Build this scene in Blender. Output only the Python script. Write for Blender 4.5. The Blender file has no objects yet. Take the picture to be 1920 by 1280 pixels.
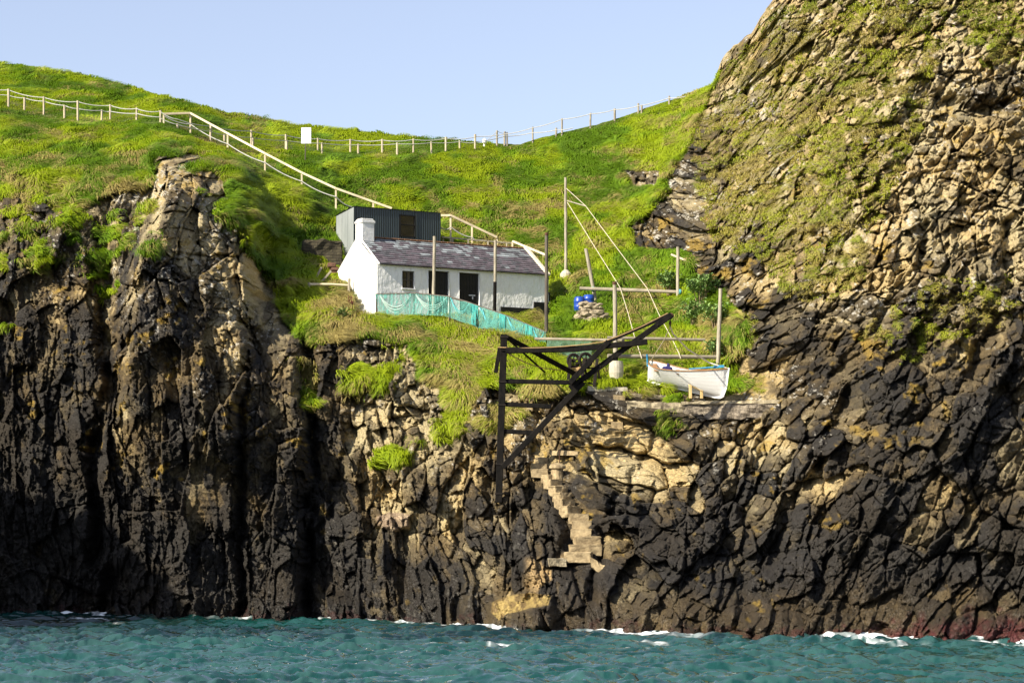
import bpy, math, random
import numpy as np
from mathutils import Vector, Matrix
random.seed(7)
rng = np.random.default_rng(7)
S = bpy.context.scene
COL = S.collection

# ------------------------------------------------------------------ camera, sky, sun, exposure
F = 4500.0                       # focal length in photo pixels (1920 wide)
CAMZ = 4.0
PITCH = math.atan(360 / F)
cam_d = bpy.data.cameras.new('camera')
cam = bpy.data.objects.new('camera', cam_d); COL.objects.link(cam)
cam.location = (0, 0, CAMZ)
cam.rotation_euler = (math.pi / 2 + PITCH, 0, 0)
cam_d.sensor_width = 36; cam_d.lens = 36 * F / 1920
cam_d.clip_start = 0.5; cam_d.clip_end = 6000
S.camera = cam

SUN_EL, SUN_AZ = math.radians(36), math.atan2(-0.80, -0.60)      # azimuth clockwise from +Y
w = bpy.data.worlds.new('World'); S.world = w; w.use_nodes = True
nt = w.node_tree
bg = nt.nodes['Background']
sky = nt.nodes.new('ShaderNodeTexSky'); sky.sky_type = 'NISHITA'; sky.sun_disc = False
sky.sun_elevation = SUN_EL; sky.sun_rotation = SUN_AZ % (2 * math.pi)
sky.altitude = 0; sky.air_density = 1.0; sky.dust_density = 1.2; sky.ozone_density = 6.0
hsv = nt.nodes.new('ShaderNodeHueSaturation'); hsv.inputs['Saturation'].default_value = 0.62; hsv.inputs['Hue'].default_value = 0.508
nt.links.new(sky.outputs[0], hsv.inputs['Color']); nt.links.new(hsv.outputs[0], bg.inputs[0]); bg.inputs[1].default_value = 0.098
sd = bpy.data.lights.new('sun', 'SUN'); sd.energy = 5.0; sd.angle = math.radians(0.5); sd.color = (1.0, 0.91, 0.75)
so = bpy.data.objects.new('sun', sd); COL.objects.link(so)
tosun = Vector((math.sin(SUN_AZ) * math.cos(SUN_EL), math.cos(SUN_AZ) * math.cos(SUN_EL), math.sin(SUN_EL)))
so.rotation_euler = tosun.to_track_quat('Z', 'Y').to_euler(); so.location = tosun * 200
S.view_settings.view_transform = 'Standard'; S.view_settings.look = 'None'
S.view_settings.exposure = 1.03; S.view_settings.gamma = 1
S.cycles.max_bounces = 5; S.cycles.diffuse_bounces = 2

# ------------------------------------------------------------------ pixel (1920x1280) <-> world
SP, CP = math.sin(PITCH), math.cos(PITCH)
def P(u, v, Y):
    xc = (u - 960) / F; yc = (640 - v) / F
    t = Y / (CP - yc * SP)
    return Vector((xc * t, Y, CAMZ + (SP + yc * CP) * t))
def Pn(u, v, Y):
    xc = (u - 960) / F; yc = (640 - v) / F
    t = Y / (CP - yc * SP)
    return np.stack([xc * t, Y + 0 * t, CAMZ + (SP + yc * CP) * t], -1)

# ------------------------------------------------------------------ noise
def h2(ix, iy, s):
    a = (ix.astype(np.int64) * 374761393 + iy.astype(np.int64) * 668265263 + s * 1274126177) & 0xffffffff
    a = ((a ^ (a >> 13)) * 1274126177) & 0xffffffff
    a = ((a ^ (a >> 16)) * 2246822519) & 0xffffffff
    return ((a ^ (a >> 15)) & 0xffffff).astype(np.float32) / 16777215.0
def vnoise(x, y, s=0):
    ix = np.floor(x); iy = np.floor(y); fx = (x - ix).astype(np.float32); fy = (y - iy).astype(np.float32)
    fx = fx * fx * fx * (fx * (fx * 6 - 15) + 10); fy = fy * fy * fy * (fy * (fy * 6 - 15) + 10)
    a = h2(ix, iy, s); b = h2(ix + 1, iy, s); c = h2(ix, iy + 1, s); d = h2(ix + 1, iy + 1, s)
    return (a + (b - a) * fx) * (1 - fy) + (c + (d - c) * fx) * fy
def fbm(x, y, o=4, s=0, g=0.5):
    t = 0; a = 1; n = 0
    for k in range(o):
        t = t + a * vnoise(x * 2 ** k + 17.3 * k, y * 2 ** k - 9.1 * k, s + k); n += a; a *= g
    return t / n
def voro(x, y, s=0, jit=0.9):
    ix = np.floor(x); iy = np.floor(y)
    d1 = np.full(x.shape, 9.0, np.float32); d2 = d1.copy()
    cx = np.zeros_like(d1); cy = np.zeros_like(d1); vx = np.zeros_like(d1); vy = np.zeros_like(d1)
    for i in (-1, 0, 1):
        for j in (-1, 0, 1):
            jx = ix + i; jy = iy + j
            dx = (jx + 0.5 + (h2(jx, jy, s) - 0.5) * jit - x).astype(np.float32)
            dy = (jy + 0.5 + (h2(jx, jy, s + 50) - 0.5) * jit - y).astype(np.float32)
            d = np.sqrt(dx * dx + dy * dy)
            m = d < d1
            d2 = np.where(m, d1, np.minimum(d2, d))
            d1 = np.where(m, d, d1)
            cx = np.where(m, jx, cx); cy = np.where(m, jy, cy); vx = np.where(m, dx, vx); vy = np.where(m, dy, vy)
    return d1, d2, cx, cy, vx, vy
def sstep(a, b, x):
    t = np.clip((x - a) / (b - a), 0, 1); return t * t * (3 - 2 * t)
def inpoly(poly, x, y):
    r = np.zeros(x.shape, bool); n = len(poly)
    for i in range(n):
        x1, y1 = poly[i]; x2, y2 = poly[(i + 1) % n]
        if y1 == y2: continue
        c = ((y1 > y) != (y2 > y)) & (x < (x2 - x1) * (y - y1) / (y2 - y1) + x1)
        r ^= c
    return r
def segdist(pts, x, y):
    d = np.full(x.shape, 1e9)
    for (x1, y1), (x2, y2) in zip(pts[:-1], pts[1:]):
        dx, dy = x2 - x1, y2 - y1
        t = np.clip(((x - x1) * dx + (y - y1) * dy) / (dx * dx + dy * dy), 0, 1)
        d = np.minimum(d, np.hypot(x - x1 - t * dx, y - y1 - t * dy))
    return d
def psoft(poly, x, y, r):                # 1 inside, falling to 0 r pixels outside, r inside still 1
    ins = inpoly(poly, x, y); d = segdist(list(poly) + [poly[0]], x, y)
    sd = np.where(ins, -d, d)
    return 1 - sstep(-r, r, sd)

# ------------------------------------------------------------------ base depth of the coast (photo pixel -> metres away)
CTRL = [(-900,1135,140),(-400,1142,128),(0,1150,120),(300,1158,115),(580,1160,113),(700,1165,109),(950,1178,101),(1200,1190,95.5),(1500,1193,93),(1800,1200,90),(1920,1208,87.5),(2300,1215,84),(2800,1220,80),
 (0,800,123),(300,800,118),(450,800,117),(580,900,117),(0,560,126),(150,520,126),(0,420,130),(300,420,128),(-400,800,127),(-400,500,130),(-400,300,140),(-400,95,185),(-900,500,133),(-900,100,180),(-900,900,136),
 (0,300,138),(200,300,138),(300,250,142),(0,205,152),(150,225,150),(300,230,150),(0,118,186),(250,165,182),(130,135,185),
 (450,280,147),(560,345,144),(530,400,139),(520,520,132),(560,600,127),(600,430,141),(580,500,134),(640,400,145),
 (450,215,178),(600,237,178),(750,253,175),(900,267,171),(975,270,168),(470,270,160),(600,285,160),(750,285,160),(890,276,163),
 (760,340,153),(900,350,153),(1000,330,156),(760,400,147),(960,420,147),(1060,420,146),(1100,300,157),(1050,250,165),(1160,222,163),(1260,187,159),(1340,157,151),
 (1060,512,139),(950,470,143),(850,450,144),(1050,550,136.5),(630,485,137.5),
 (707,591,127.3),(850,592,128),(960,588,131),(1030,584,133),(1090,610,128),(1200,600,128),(1117,563,133),(1271,555,131),(1350,685,117.5),(1260,660,121),(1156,712,115),(1085,715,114.5),(1010,650,121),
 (1290,742,114.5),(1283,758,111.5),(1456,752,110),(1380,725,116),
 (1350,900,104.5),(1100,900,106.5),(1050,1000,103.5),(1080,1050,101.5),(1000,760,112.5),(935,935,108),(940,640,121),(850,605,126),(740,595,126.5),(650,600,125.5),(650,640,121.5),(600,640,121.5),(650,800,116.5),(800,800,115),(760,700,119),(850,700,119),(800,1000,110),(650,1000,113),(900,850,112),
 (1380,640,118),(1340,520,128),(1290,420,136),(1220,440,139.5),(1270,320,146),(1300,250,149),
 (1500,600,109),(1500,300,119.5),(1450,10,131),(1600,0,124),(1600,300,113),(1700,600,101.5),(1900,0,115),(1920,300,106),(1920,600,98),(1920,900,91.5),(1700,900,95.5),(1500,900,101),(1500,1050,97),(2300,0,112),(2300,600,94),(2300,-400,128),(1920,-300,127),(1500,-60,136),(2800,-400,126),(2800,300,98)]
CT = np.array(CTRL, float)
def solve_rbf():
    X = CT[:, :2] / 300.0; n = len(X)
    A = np.hypot(X[:, None, 0] - X[None, :, 0], X[:, None, 1] - X[None, :, 1])
    A = -A - np.eye(n) * -0.0 + np.eye(n) * 0.03
    M = np.zeros((n + 1, n + 1)); M[:n, :n] = A; M[:n, n] = 1; M[n, :n] = 1
    return X, np.linalg.solve(M, np.append(CT[:, 2], 0))
RX, RW = solve_rbf()
gu = np.linspace(-950, 2850, 381); gv = np.linspace(-650, 1350, 201)
GU, GV = np.meshgrid(gu, gv)
_d = np.zeros(GU.shape) + RW[-1]
for k in range(len(RX)):
    _d -= RW[k] * np.hypot(GU / 300 - RX[k, 0], GV / 300 - RX[k, 1])
def bl(ax, n):                            # light blur to round the kinks of the linear kernel
    global _d
    for _ in range(n):
        p = np.pad(_d, [(1, 1) if i == ax else (0, 0) for i in (0, 1)], 'edge')
        _d = (np.take(p, range(0, p.shape[ax] - 2), ax) + 2 * _d + np.take(p, range(2, p.shape[ax]), ax)) / 4
bl(0, 3); bl(1, 4)
def bilin(tab, u, v):
    fx = np.clip((u - gu[0]) / (gu[1] - gu[0]), 0, len(gu) - 1.001); fy = np.clip((v - gv[0]) / (gv[1] - gv[0]), 0, len(gv) - 1.001)
    ix = fx.astype(int); iy = fy.astype(int); fx = fx - ix; fy = fy - iy
    return (tab[iy, ix] * (1 - fx) + tab[iy, ix + 1] * fx) * (1 - fy) + (tab[iy + 1, ix] * (1 - fx) + tab[iy + 1, ix + 1] * fx) * fy

SKYL = np.array([(-950,80),(-400,90),(0,118),(60,125),(130,135),(200,150),(250,164),(300,179),(340,188),(380,200),(440,213),(500,222),(560,235),(620,239),(680,246),(740,253),(800,259),(860,264),(920,268),(975,270),(1000,262),(1050,249),(1110,236),(1160,222),(1210,203),(1260,187),(1300,172),(1338,155),(1350,118),(1375,85),(1408,62),(1438,15),(1455,-12),(1500,-60),(1600,-130),(1920,-300),(2300,-380),(2850,-450)], float)
WATL = np.array([(-950,1138),(-400,1143),(0,1150),(300,1158),(580,1160),(700,1165),(950,1180),(1200,1190),(1500,1194),(1800,1201),(1920,1209),(2300,1216),(2850,1222)], float)
us = np.concatenate([np.arange(-950, -40, 6.0), np.arange(-40, 1960, 1.62), np.arange(1960, 2850, 6.0)])
NR = 800
NCOL = len(us)
tt = np.linspace(0, 1, NR)
sk = np.interp(us, SKYL[:, 0], SKYL[:, 1]); sk = sk + 3.5 * (fbm(us / 22, us * 0, 3, 5) - .5) + np.where(us > 1340, 9 * (fbm(us / 14, us * 0, 3, 9) - .5), 0)
wb = np.interp(us, WATL[:, 0], WATL[:, 1]) + 24
V = sk[None, :] + (wb - sk)[None, :] * tt[:, None]
U = np.broadcast_to(us[None, :], V.shape).copy()

Y = bilin(_d, U, V)
# buttress on the left that stands clear of the slope behind
PILLAR = [(300,300),(335,280),(375,272),(410,285),(455,330),(487,400),(490,440),(470,470),(478,560),(470,640),(455,760),(440,900),(430,1000),(440,1180),(250,1180),(225,1000),(215,760),(230,620),(240,520),(270,450),(292,380)]
wob = 30 * (fbm(U / 55, V / 55, 5, 21, .6) - .5)
pm = psoft(PILLAR, U + wob, V, 22)
Y -= pm * (5.5 * sstep(1000, 500, V) + 1.0) * sstep(262, 330, V)
# second smaller buttress beside the gully, gullies
B2 = [(470,600),(520,570),(560,640),(565,800),(560,1180),(470,1180),(455,900)]
Y -= psoft(B2, U + wob, V, 16) * 2.0
def gully(pts, wd, dp):
    global Y
    wv_ = 1 + .9 * (fbm(U / 30, V / 60, 3, int(wd * 7)) - .5) * 2
    Y += dp * .62 * np.clip(wv_, .2, 2) * np.exp(-(segdist(pts, U + 1.3 * wob, V) / (wd * np.clip(wv_, .4, 2))) ** 2)
gully([(185,420),(190,520),(200,620),(205,760),(185,900),(190,1180)], 17, 3.2)
gully([(585,640),(580,760),(582,900),(575,1180)], 11, 3.0)
gully([(475,560),(470,700),(455,850),(455,1180)], 8, 2.0)
gully([(1150,930),(1130,1010),(1110,1120)], 10, 1.6)
gully([(1250,790),(1180,900),(1165,1000)], 9, 1.2)
gully([(1590,740),(1520,900),(1440,1060)], 12, 1.6)
gully([(1735,400),(1720,480),(1620,640),(1560,700)], 11, 1.5)
gully([(1900,420),(1890,560),(1830,700)], 12, 1.5)
gully([(1445,790),(1400,960),(1380,1180)], 11, 1.4)
gully([(700,660),(680,760),(640,860),(600,1000)], 9, 1.0)
gully([(870,960),(850,1050),(860,1180)], 8, 1.2)
gully([(965,960),(960,1050),(990,1120)], 9, 1.4)
# overhanging lip on the right cliff
LIP = [(1760,165),(1830,175),(1890,160),(1930,150)]
Y += 1.6 * np.exp(-(segdist([(1765,195),(1830,205),(1890,195),(1960,185)], U, V + wob) / 16) ** 2)

# ------------------------------------------------------------------ grass and rock regions
GRASS = [[(-960,60),(0,100),(300,160),(560,215),(975,255),(1160,205),(1345,135),(1330,190),(1305,255),(1262,320),(1235,380),(1180,425),(1190,470),(1290,462),(1310,540),(1345,560),(1395,590),(1405,650),(1370,690),(1372,712),(1410,724),(1400,732),(1370,735),(1200,722),(1090,722),(1020,745),(950,720),(905,720),(880,790),(845,790),(835,720),(805,705),(770,655),(720,640),(690,632),(588,638),(585,605),(560,640),(545,600),(500,520),(465,470),(440,400),(395,300),(360,285),(300,295),(285,350),(215,368),(140,392),(60,385),(0,405),(-960,450)]]
SOFTG = [([(0,400),(300,380),(290,470),(190,480),(60,520),(0,500)],.62),([(150,470),(215,480),(215,560),(160,555)],.75),([(0,555),(30,570),(20,625),(0,620)],.7),
 ([(345,310),(400,295),(440,330),(400,335)],.7),([(370,365),(440,360),(475,420),(450,435),(400,400)],.75),([(275,420),(300,440),(295,480),(270,470)],.7),
 ([(640,700),(665,685),(690,700),(680,735),(650,740)],.95),([(715,650),(745,640),(735,690),(712,725),(700,710)],.85),([(695,860),(735,845),(762,855),(730,885),(700,885)],.95),([(765,815),(850,785),(880,800),(800,830)],.8),([(880,795),(960,770),(985,785),(900,815)],.8),([(950,770),(1005,775),(960,800)],.7),
 ([(1240,772),(1265,768),(1272,790),(1255,800),(1240,792)],1),([(555,680),(590,690),(595,770),(565,775)],.6),([(215,640),(230,640),(225,670)],.7),
 ([(1330,170),(1390,80),(1450,20),(1520,0),(1600,60),(1640,160),(1720,60),(1760,120),(1720,230),(1690,330),(1640,430),(1620,520),(1560,580),(1490,575),(1440,500),(1390,470),(1350,470),(1290,330),(1300,260)],.60),
 ([(1380,190),(1540,170),(1620,240),(1640,330),(1560,420),(1480,480),(1420,460),(1340,380)],.74),([(1440,20),(1920,-40),(1920,120),(1850,130),(1780,90),(1640,160)],.50),([(1480,440),(1600,400),(1610,500),(1500,570)],.66),([(1600,620),(1760,520),(1900,520),(1900,600),(1700,680)],.36),
 ([(1170,728),(1215,722),(1290,735),(1285,752),(1210,745)],.80),([(1090,725),(1170,735),(1150,748)],.6),
 ([(1380,590),(1420,600),(1420,650),(1370,690)],.8),([(1370,700),(1440,720),(1430,735)],.8),([(1500,60),(1600,20),(1600,100),(1520,150)],.5),([(1700,0),(1780,-10),(1760,60),(1690,60)],.52)]
ROCKY = [([(1165,315),(1240,320),(1235,350),(1185,350)],.9),([(1190,430),(1270,410),(1300,440),(1300,470),(1200,470)],1),([(1085,570),(1135,570),(1135,600),(1085,600)],.0),([(600,345),(640,350),(660,390),(610,400)],.25),([(1240,380),(1300,300),(1310,440)],.8)]
wx = U + 26 * (fbm(U / 45, V / 45, 4, 31) - .5); wy = V + 26 * (fbm(U / 45, V / 45, 4, 41) - .5)
G = np.zeros(U.shape)
for p in GRASS: G = np.maximum(G, psoft(p, wx, wy, 9))
gn = np.where(U > 1290, fbm(U / 15, V / 15, 4, 62, .6), fbm(U / 28, V / 28, 4, 61)); Gmain = G.copy()
for p, a in SOFTG:
    m = psoft(p, wx, wy, 14) * a
    G = np.maximum(G, np.clip(sstep(0.62 - m * .42, 0.74 - m * .42, gn), 0, 1) * (m > .05) * sstep(0, .25, m))
for p, a in ROCKY: G = G * (1 - a * psoft(p, wx, wy, 10))
G = np.clip(G, 0, 1)
# fences stand on worn turf, bare soil shows on the banks
G = G * (1 - .95 * sstep(330, 390, V) * sstep(330, 260, U) * sstep(.50, .56, fbm(U / 26, V / 20, 4, 64)))
rock = 1 - G

# ------------------------------------------------------------------ rock relief
W0 = Pn(U, V, Y); X0, Z0 = W0[..., 0], W0[..., 2]
right = sstep(1000, 1350, U)
tilt = -0.12 + 0.62 * right               # columns lean on the right-hand cliff
wsc = 1 - .55 * sstep(1000, 1350, U)
wrx = wsc * 1.1 * (fbm(X0 / 3.4, Z0 / 4.6, 2, 71) - .5) + .16 * (fbm(X0 * 1.6, Z0 * 1.6, 2, 72) - .5); wrz = wsc * 1.3 * (fbm(X0 / 3.4, Z0 / 4.0, 2, 81) - .5) + .20 * (fbm(X0 * 1.6, Z0 * 1.6, 2, 82) - .5)
A_ = X0 + wrx - tilt * Z0; B_ = Z0 + wrz + 0.25 * tilt * X0
def blocks(sx, sz, seed, jit=.9):
    d1, d2, cx, cy, vx, vy = voro(A_ / sx, B_ / sz, seed, jit)
    r = h2(cx, cy, seed + 3); gx = h2(cx, cy, seed + 4) - .5; gy = h2(cx, cy, seed + 5) - .5
    return d2 - d1, r, -(vx * gx + vy * gy), d1
el = 2.5 - 0.6 * right - .4 * right * sstep(11, 15, Z0)
e0, r0, t0, c0 = blocks(3.6, 3.6 * el, 100)
e1, r1, t1, c1 = blocks(1.35, 1.35 * el, 120)
e2, r2, t2, c2 = blocks(0.62, 0.62 * (1 + .45 * el), 140)
e3, r3, t3, c3 = blocks(0.27, 0.27 * 1.3, 160)
big = fbm(X0 / 7, Z0 / 9, 3, 181) - .5
e4, r4, t4, c4 = blocks(0.14, 0.14 * 1.3, 170)
crk = sstep(.42, .60, fbm(X0 / 1.9 + 3, Z0 / 2.6, 4, 183)); crk2 = sstep(.45, .62, fbm(X0 / .9, Z0 / 1.1 + 5, 3, 184))
rough = fbm(X0 * 2.0, Z0 * 1.5, 5, 191, .62) - .5
rdg = 1 - np.abs(2 * fbm(A_ * 1.15, B_ * .5, 4, 193) - 1)
e5, r5, t5, c5 = blocks(0.62, 4.4, 150)
colm = (1 - right) * np.maximum(sstep(700, 600, U) * sstep(560, 660, V), sstep(940, 1010, V) * sstep(1250, 1000, U))
lowr = right * sstep(14, 8, Z0)
D = 2.4 * big + 1.2 * (r0 - .5) + 1.9 * t0 + 1.15 * (r1 - .5) + 2.1 * t1 + .52 * (r2 - .5) + 1.35 * t2 + .20 * (r3 - .5) + .60 * t3 + .06 * (r4 - .5) + .24 * t4
D += (.2 + .8 * crk) * (.30 * (1 - sstep(0, .045, e1)) + .35 * (1 - sstep(0, .03, e0))) + (.2 + .8 * crk2) * (.16 * (1 - sstep(0, .08, e2)) + .05 * (1 - sstep(0, .12, e3)))
rub = .6 * lowr + .75 * right * sstep(11, 15, Z0) + .9 * psoft([(300,300),(375,272),(455,330),(490,420),(480,560),(300,600),(270,460)], U, V, 25) + psoft([(660,650),(760,640),(960,720),(1280,775),(1440,795),(1560,760),(1540,900),(1420,950),(1200,1000),(960,1010),(760,1010),(640,960),(650,800)], U + wob, V, 25)
rup = right * sstep(11, 15, Z0)
D += rub * (.45 * (r2 - .5) + .75 * t2 + .30 * c2 ** 2 + .22 * (1 - sstep(0, .12, e2))) + (rup + rub * .6) * (.22 * (r3 - .5) + .35 * t3) - rup * (.9 * t1 + .9 * t0 + .5 * (r0 - .5))
D += colm * (.55 * (r5 - .5) + .55 * t5 + .30 * (1 - sstep(0, .10, e5)) * (.3 + .7 * crk)) - rup * .75 * sstep(.66, .72, r1) + rup * .35 * (1 - sstep(0, .06, e1))
D += (.05 + .55 * lowr) * c1 ** 2 + (.04 + .24 * lowr) * c2 ** 2 + .30 * rough
stair = psoft([(990,840),(1055,840),(1095,895),(1130,960),(1142,1030),(1155,1060),(1150,1085),(1030,1065),(1060,1000),(1030,930),(990,890)], U, V, 10)
# wave-smoothed foot
foot = sstep(2.6, .6, Z0) * sstep(700, 1000, U)
D *= 1 - .40 * foot
ft_ = sstep(1.9, .5, Z0 + 1.3 * (fbm(X0 / 1.6, Z0 * .5, 4, 198) - .5)) * (.35 + .65 * sstep(600, 1000, U))
D -= ft_ * (3.4 * sstep(.35, .75, fbm(X0 / 2.8, Z0 * 0, 4, 197, .6)) - .5); D -= .8 * foot * fbm(X0 / 2.5, Z0 / 1.2, 3, 196) * sstep(2.2, .9, Z0 + 1.6 * (fbm(X0 / 2.2, X0 * 0, 3, 195) - .5))
# bedded wall low on the buttress
bed = psoft([(310,880),(400,865),(430,900),(420,980),(350,970)], U + wob, V, 14)
D *= 1 - .75 * bed; OCH = psoft([(924,1128),(945,1118),(990,1110),(1028,1114),(1024,1132),(985,1140),(955,1150),(940,1163),(926,1150)], U + .5 * wob, V + .25 * wob, 6)
PNK = psoft([(706,968),(730,960),(772,966),(768,990),(742,996),(708,986)], U + .4 * wob, V + .3 * wob, 6)
D = D * (1 - .4 * np.maximum(OCH, PNK)) - .9 * psoft([(920,1128),(945,1112),(990,1104),(1032,1110),(1034,1180),(924,1180)], U + .5 * wob, V, 8) - .45 * PNK
D *= 1 - .8 * stair; D += .7 * stair; D += bed * .022 * np.sin(Z0 * 19 + 7 * fbm(X0, Z0 * 2, 3, 7)) * (.3 + 1.2 * fbm(X0 * 2, Z0, 3, 8))
# turf: tussocks and little terraces
d1, d2, cx, cy, _, _ = voro(X0 / .85 + .6 * fbm(X0, Z0, 2, 11), Z0 / .5, 210)
td = -.5 * np.clip(1 - d1 * d1 * 1.5, 0, 1) * (.3 + .7 * h2(cx, cy, 5)) - 1.9 * (fbm(X0 / 2.4, Z0 / 1.4, 4, 220) - .5)
far = sstep(128, 150, Y)
td = td * (1 - .15 * far) + far * -1.6 * (fbm(X0 / 6, Z0 / 2.4, 3, 230) - .5)
TG = sstep(.25, .75, G); TM = sstep(.25, .75, Gmain * np.clip(G * 1.4, 0, 1) + (G * .55) * (U < 1290))
site = np.clip(psoft([(600,470),(715,600),(1040,600),(1060,500),(1060,440),(600,380)], U, V, 12), 0, 1)   # levelled ground at the buildings
quaym = psoft([(1090,705),(1460,700),(1460,790),(1280,790),(1170,735),(1090,735)], U, V, 8)
fore = psoft([(700,580),(940,580),(1040,630),(1040,660),(930,650),(700,604)], U, V, 10)
Y = Y + (D * (1 - TM) * (1 - .55 * quaym) + td * TM * (1 - .7 * site) * (1 - .6 * fore)) * sstep(0, .008, tt)[:, None]
# levelled shelf cut for the cottage, and for the shed behind it
TH = math.radians(31); CT_, ST_ = math.cos(TH), math.sin(TH)
C0 = P(707, 589, 128.0)                              # cottage front left corner at the ground
shelf = psoft([(646,500),(668,592),(712,593),(900,592),(1034,594),(1036,516),(985,480),(700,458),(664,462)], U, V, 4)
Y = Y * (1 - shelf) + np.maximum(Y, 139.5 + (U - 660) / 360 * 5.5) * shelf
shelf2 = psoft([(634,395),(634,487),(820,470),(822,410),(668,396)], U, V, 4)
Y = Y * (1 - shelf2) + np.maximum(Y, 143.5 + (U - 640) / 190 * 3.0) * shelf2
# quay: a level landing with a straight front
def strip(poly, yy, r=3):
    global Y
    m = psoft(poly, U, V, r); Y = Y * (1 - m) + yy * m
W = Pn(U, V, Y)
# waterline floor of the mesh keeps going down
NRM = np.cross(np.gradient(W, axis=1), np.gradient(W, axis=0)); NRM /= np.linalg.norm(NRM, axis=-1, keepdims=True) + 1e-9
NRM = np.where((NRM[..., 1:2] > 0), -NRM, NRM)

def ground(u, v):
    j = int(np.clip(np.searchsorted(us, u), 1, NCOL - 1))
    i = int(np.clip(round((v - sk[j]) / (wb[j] - sk[j]) * (NR - 1)), 0, NR - 1))
    return Vector(W[i, j])
def gY(u, v): return ground(u, v).y

# ------------------------------------------------------------------ rock and turf colours (surface stains, lichen, species)
def field(pts, scale=110.0):              # soft regional value from hand-set points
    n = np.zeros(GU.shape); d = n.copy()
    for (a, b, val) in pts:
        k = 1 / (((GU - a) ** 2 + (GV - b) ** 2) / scale ** 2 + .15) ** 2
        n += k * val; d += k
    return bilin(n / d, wx, wy)
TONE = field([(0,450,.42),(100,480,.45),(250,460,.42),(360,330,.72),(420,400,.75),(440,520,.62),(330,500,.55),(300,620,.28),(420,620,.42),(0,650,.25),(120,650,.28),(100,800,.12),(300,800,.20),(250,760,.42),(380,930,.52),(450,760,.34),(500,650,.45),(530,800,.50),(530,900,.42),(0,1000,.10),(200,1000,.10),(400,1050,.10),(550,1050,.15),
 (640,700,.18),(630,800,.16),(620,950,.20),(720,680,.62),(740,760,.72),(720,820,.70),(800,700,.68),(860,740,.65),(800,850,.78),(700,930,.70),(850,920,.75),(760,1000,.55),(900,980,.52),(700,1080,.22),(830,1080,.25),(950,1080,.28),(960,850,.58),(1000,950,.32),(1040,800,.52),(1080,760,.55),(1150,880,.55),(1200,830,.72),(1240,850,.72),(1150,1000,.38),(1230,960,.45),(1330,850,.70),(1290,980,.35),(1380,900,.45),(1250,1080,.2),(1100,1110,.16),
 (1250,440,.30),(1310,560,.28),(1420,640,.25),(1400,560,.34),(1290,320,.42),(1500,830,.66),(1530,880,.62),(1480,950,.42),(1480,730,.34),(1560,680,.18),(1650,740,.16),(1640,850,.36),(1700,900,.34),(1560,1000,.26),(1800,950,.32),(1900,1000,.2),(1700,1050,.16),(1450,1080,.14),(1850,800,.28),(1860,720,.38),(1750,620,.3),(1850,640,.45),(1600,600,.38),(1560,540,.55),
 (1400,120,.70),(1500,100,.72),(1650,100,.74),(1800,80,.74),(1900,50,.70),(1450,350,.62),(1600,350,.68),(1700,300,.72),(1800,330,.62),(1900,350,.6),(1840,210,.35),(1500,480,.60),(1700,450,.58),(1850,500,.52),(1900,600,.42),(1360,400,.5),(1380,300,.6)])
fn = fbm(X0 * 1.1, Z0 * .8, 5, 300); fn2 = fbm(X0 * 4, Z0 * 4, 4, 310)
low = sstep(9.5, 3.0, Z0 + 3.5 * (fbm(X0 / 3, Z0 / 5, 3, 320) - .5))     # black tidal lichen belt
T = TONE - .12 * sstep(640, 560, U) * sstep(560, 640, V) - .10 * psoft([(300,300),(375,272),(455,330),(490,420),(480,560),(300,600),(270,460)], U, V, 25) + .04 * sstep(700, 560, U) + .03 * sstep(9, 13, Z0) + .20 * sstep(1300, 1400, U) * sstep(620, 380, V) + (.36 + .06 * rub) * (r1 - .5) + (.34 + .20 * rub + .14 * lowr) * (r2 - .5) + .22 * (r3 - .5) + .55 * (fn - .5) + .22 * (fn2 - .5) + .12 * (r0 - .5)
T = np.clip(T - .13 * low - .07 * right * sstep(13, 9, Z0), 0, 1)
def mix(a, b, t): return a + (b - a) * t[..., None]
c_dark = np.array([.025, .0215, .0175]); c_mid = np.array([.092, .070, .038]); c_pale = np.array([.38, .305, .165])
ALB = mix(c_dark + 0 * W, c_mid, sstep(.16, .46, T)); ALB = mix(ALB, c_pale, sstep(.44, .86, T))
hue = fbm(X0 / 1.7, Z0 / 1.7, 3, 330)
ALB = mix(ALB, ALB * np.array([1.06, .97, .80]), sstep(.5, .68, hue) * .8); ALB = mix(ALB, ALB * np.array([.96, 1.0, 1.05]), sstep(.5, .32, hue) * .7)
# wet brown wave-washed shelf, red weed at the waterline
brown = sstep(1.95, 1.1, Z0 + 1.4 * (fn - .5)) * sstep(820, 1000, U)
ALB = mix(ALB, np.array([.058, .042, .022]) + 0 * W, (.75 * brown * (.4 + .6 * sstep(.35, .6, fbm(X0 / 2, Z0 / 1.2, 3, 333)))))
weed = sstep(.32 + .85 * sstep(1500, 1800, U), .05, Z0 + 1.1 * (fn2 - .5) + 1.0 * (fn - .5)) * (.3 + .7 * sstep(1350, 1700, U))
ALB = mix(ALB, np.array([.070, .017, .017]) + 0 * W, .85 * weed)
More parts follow.
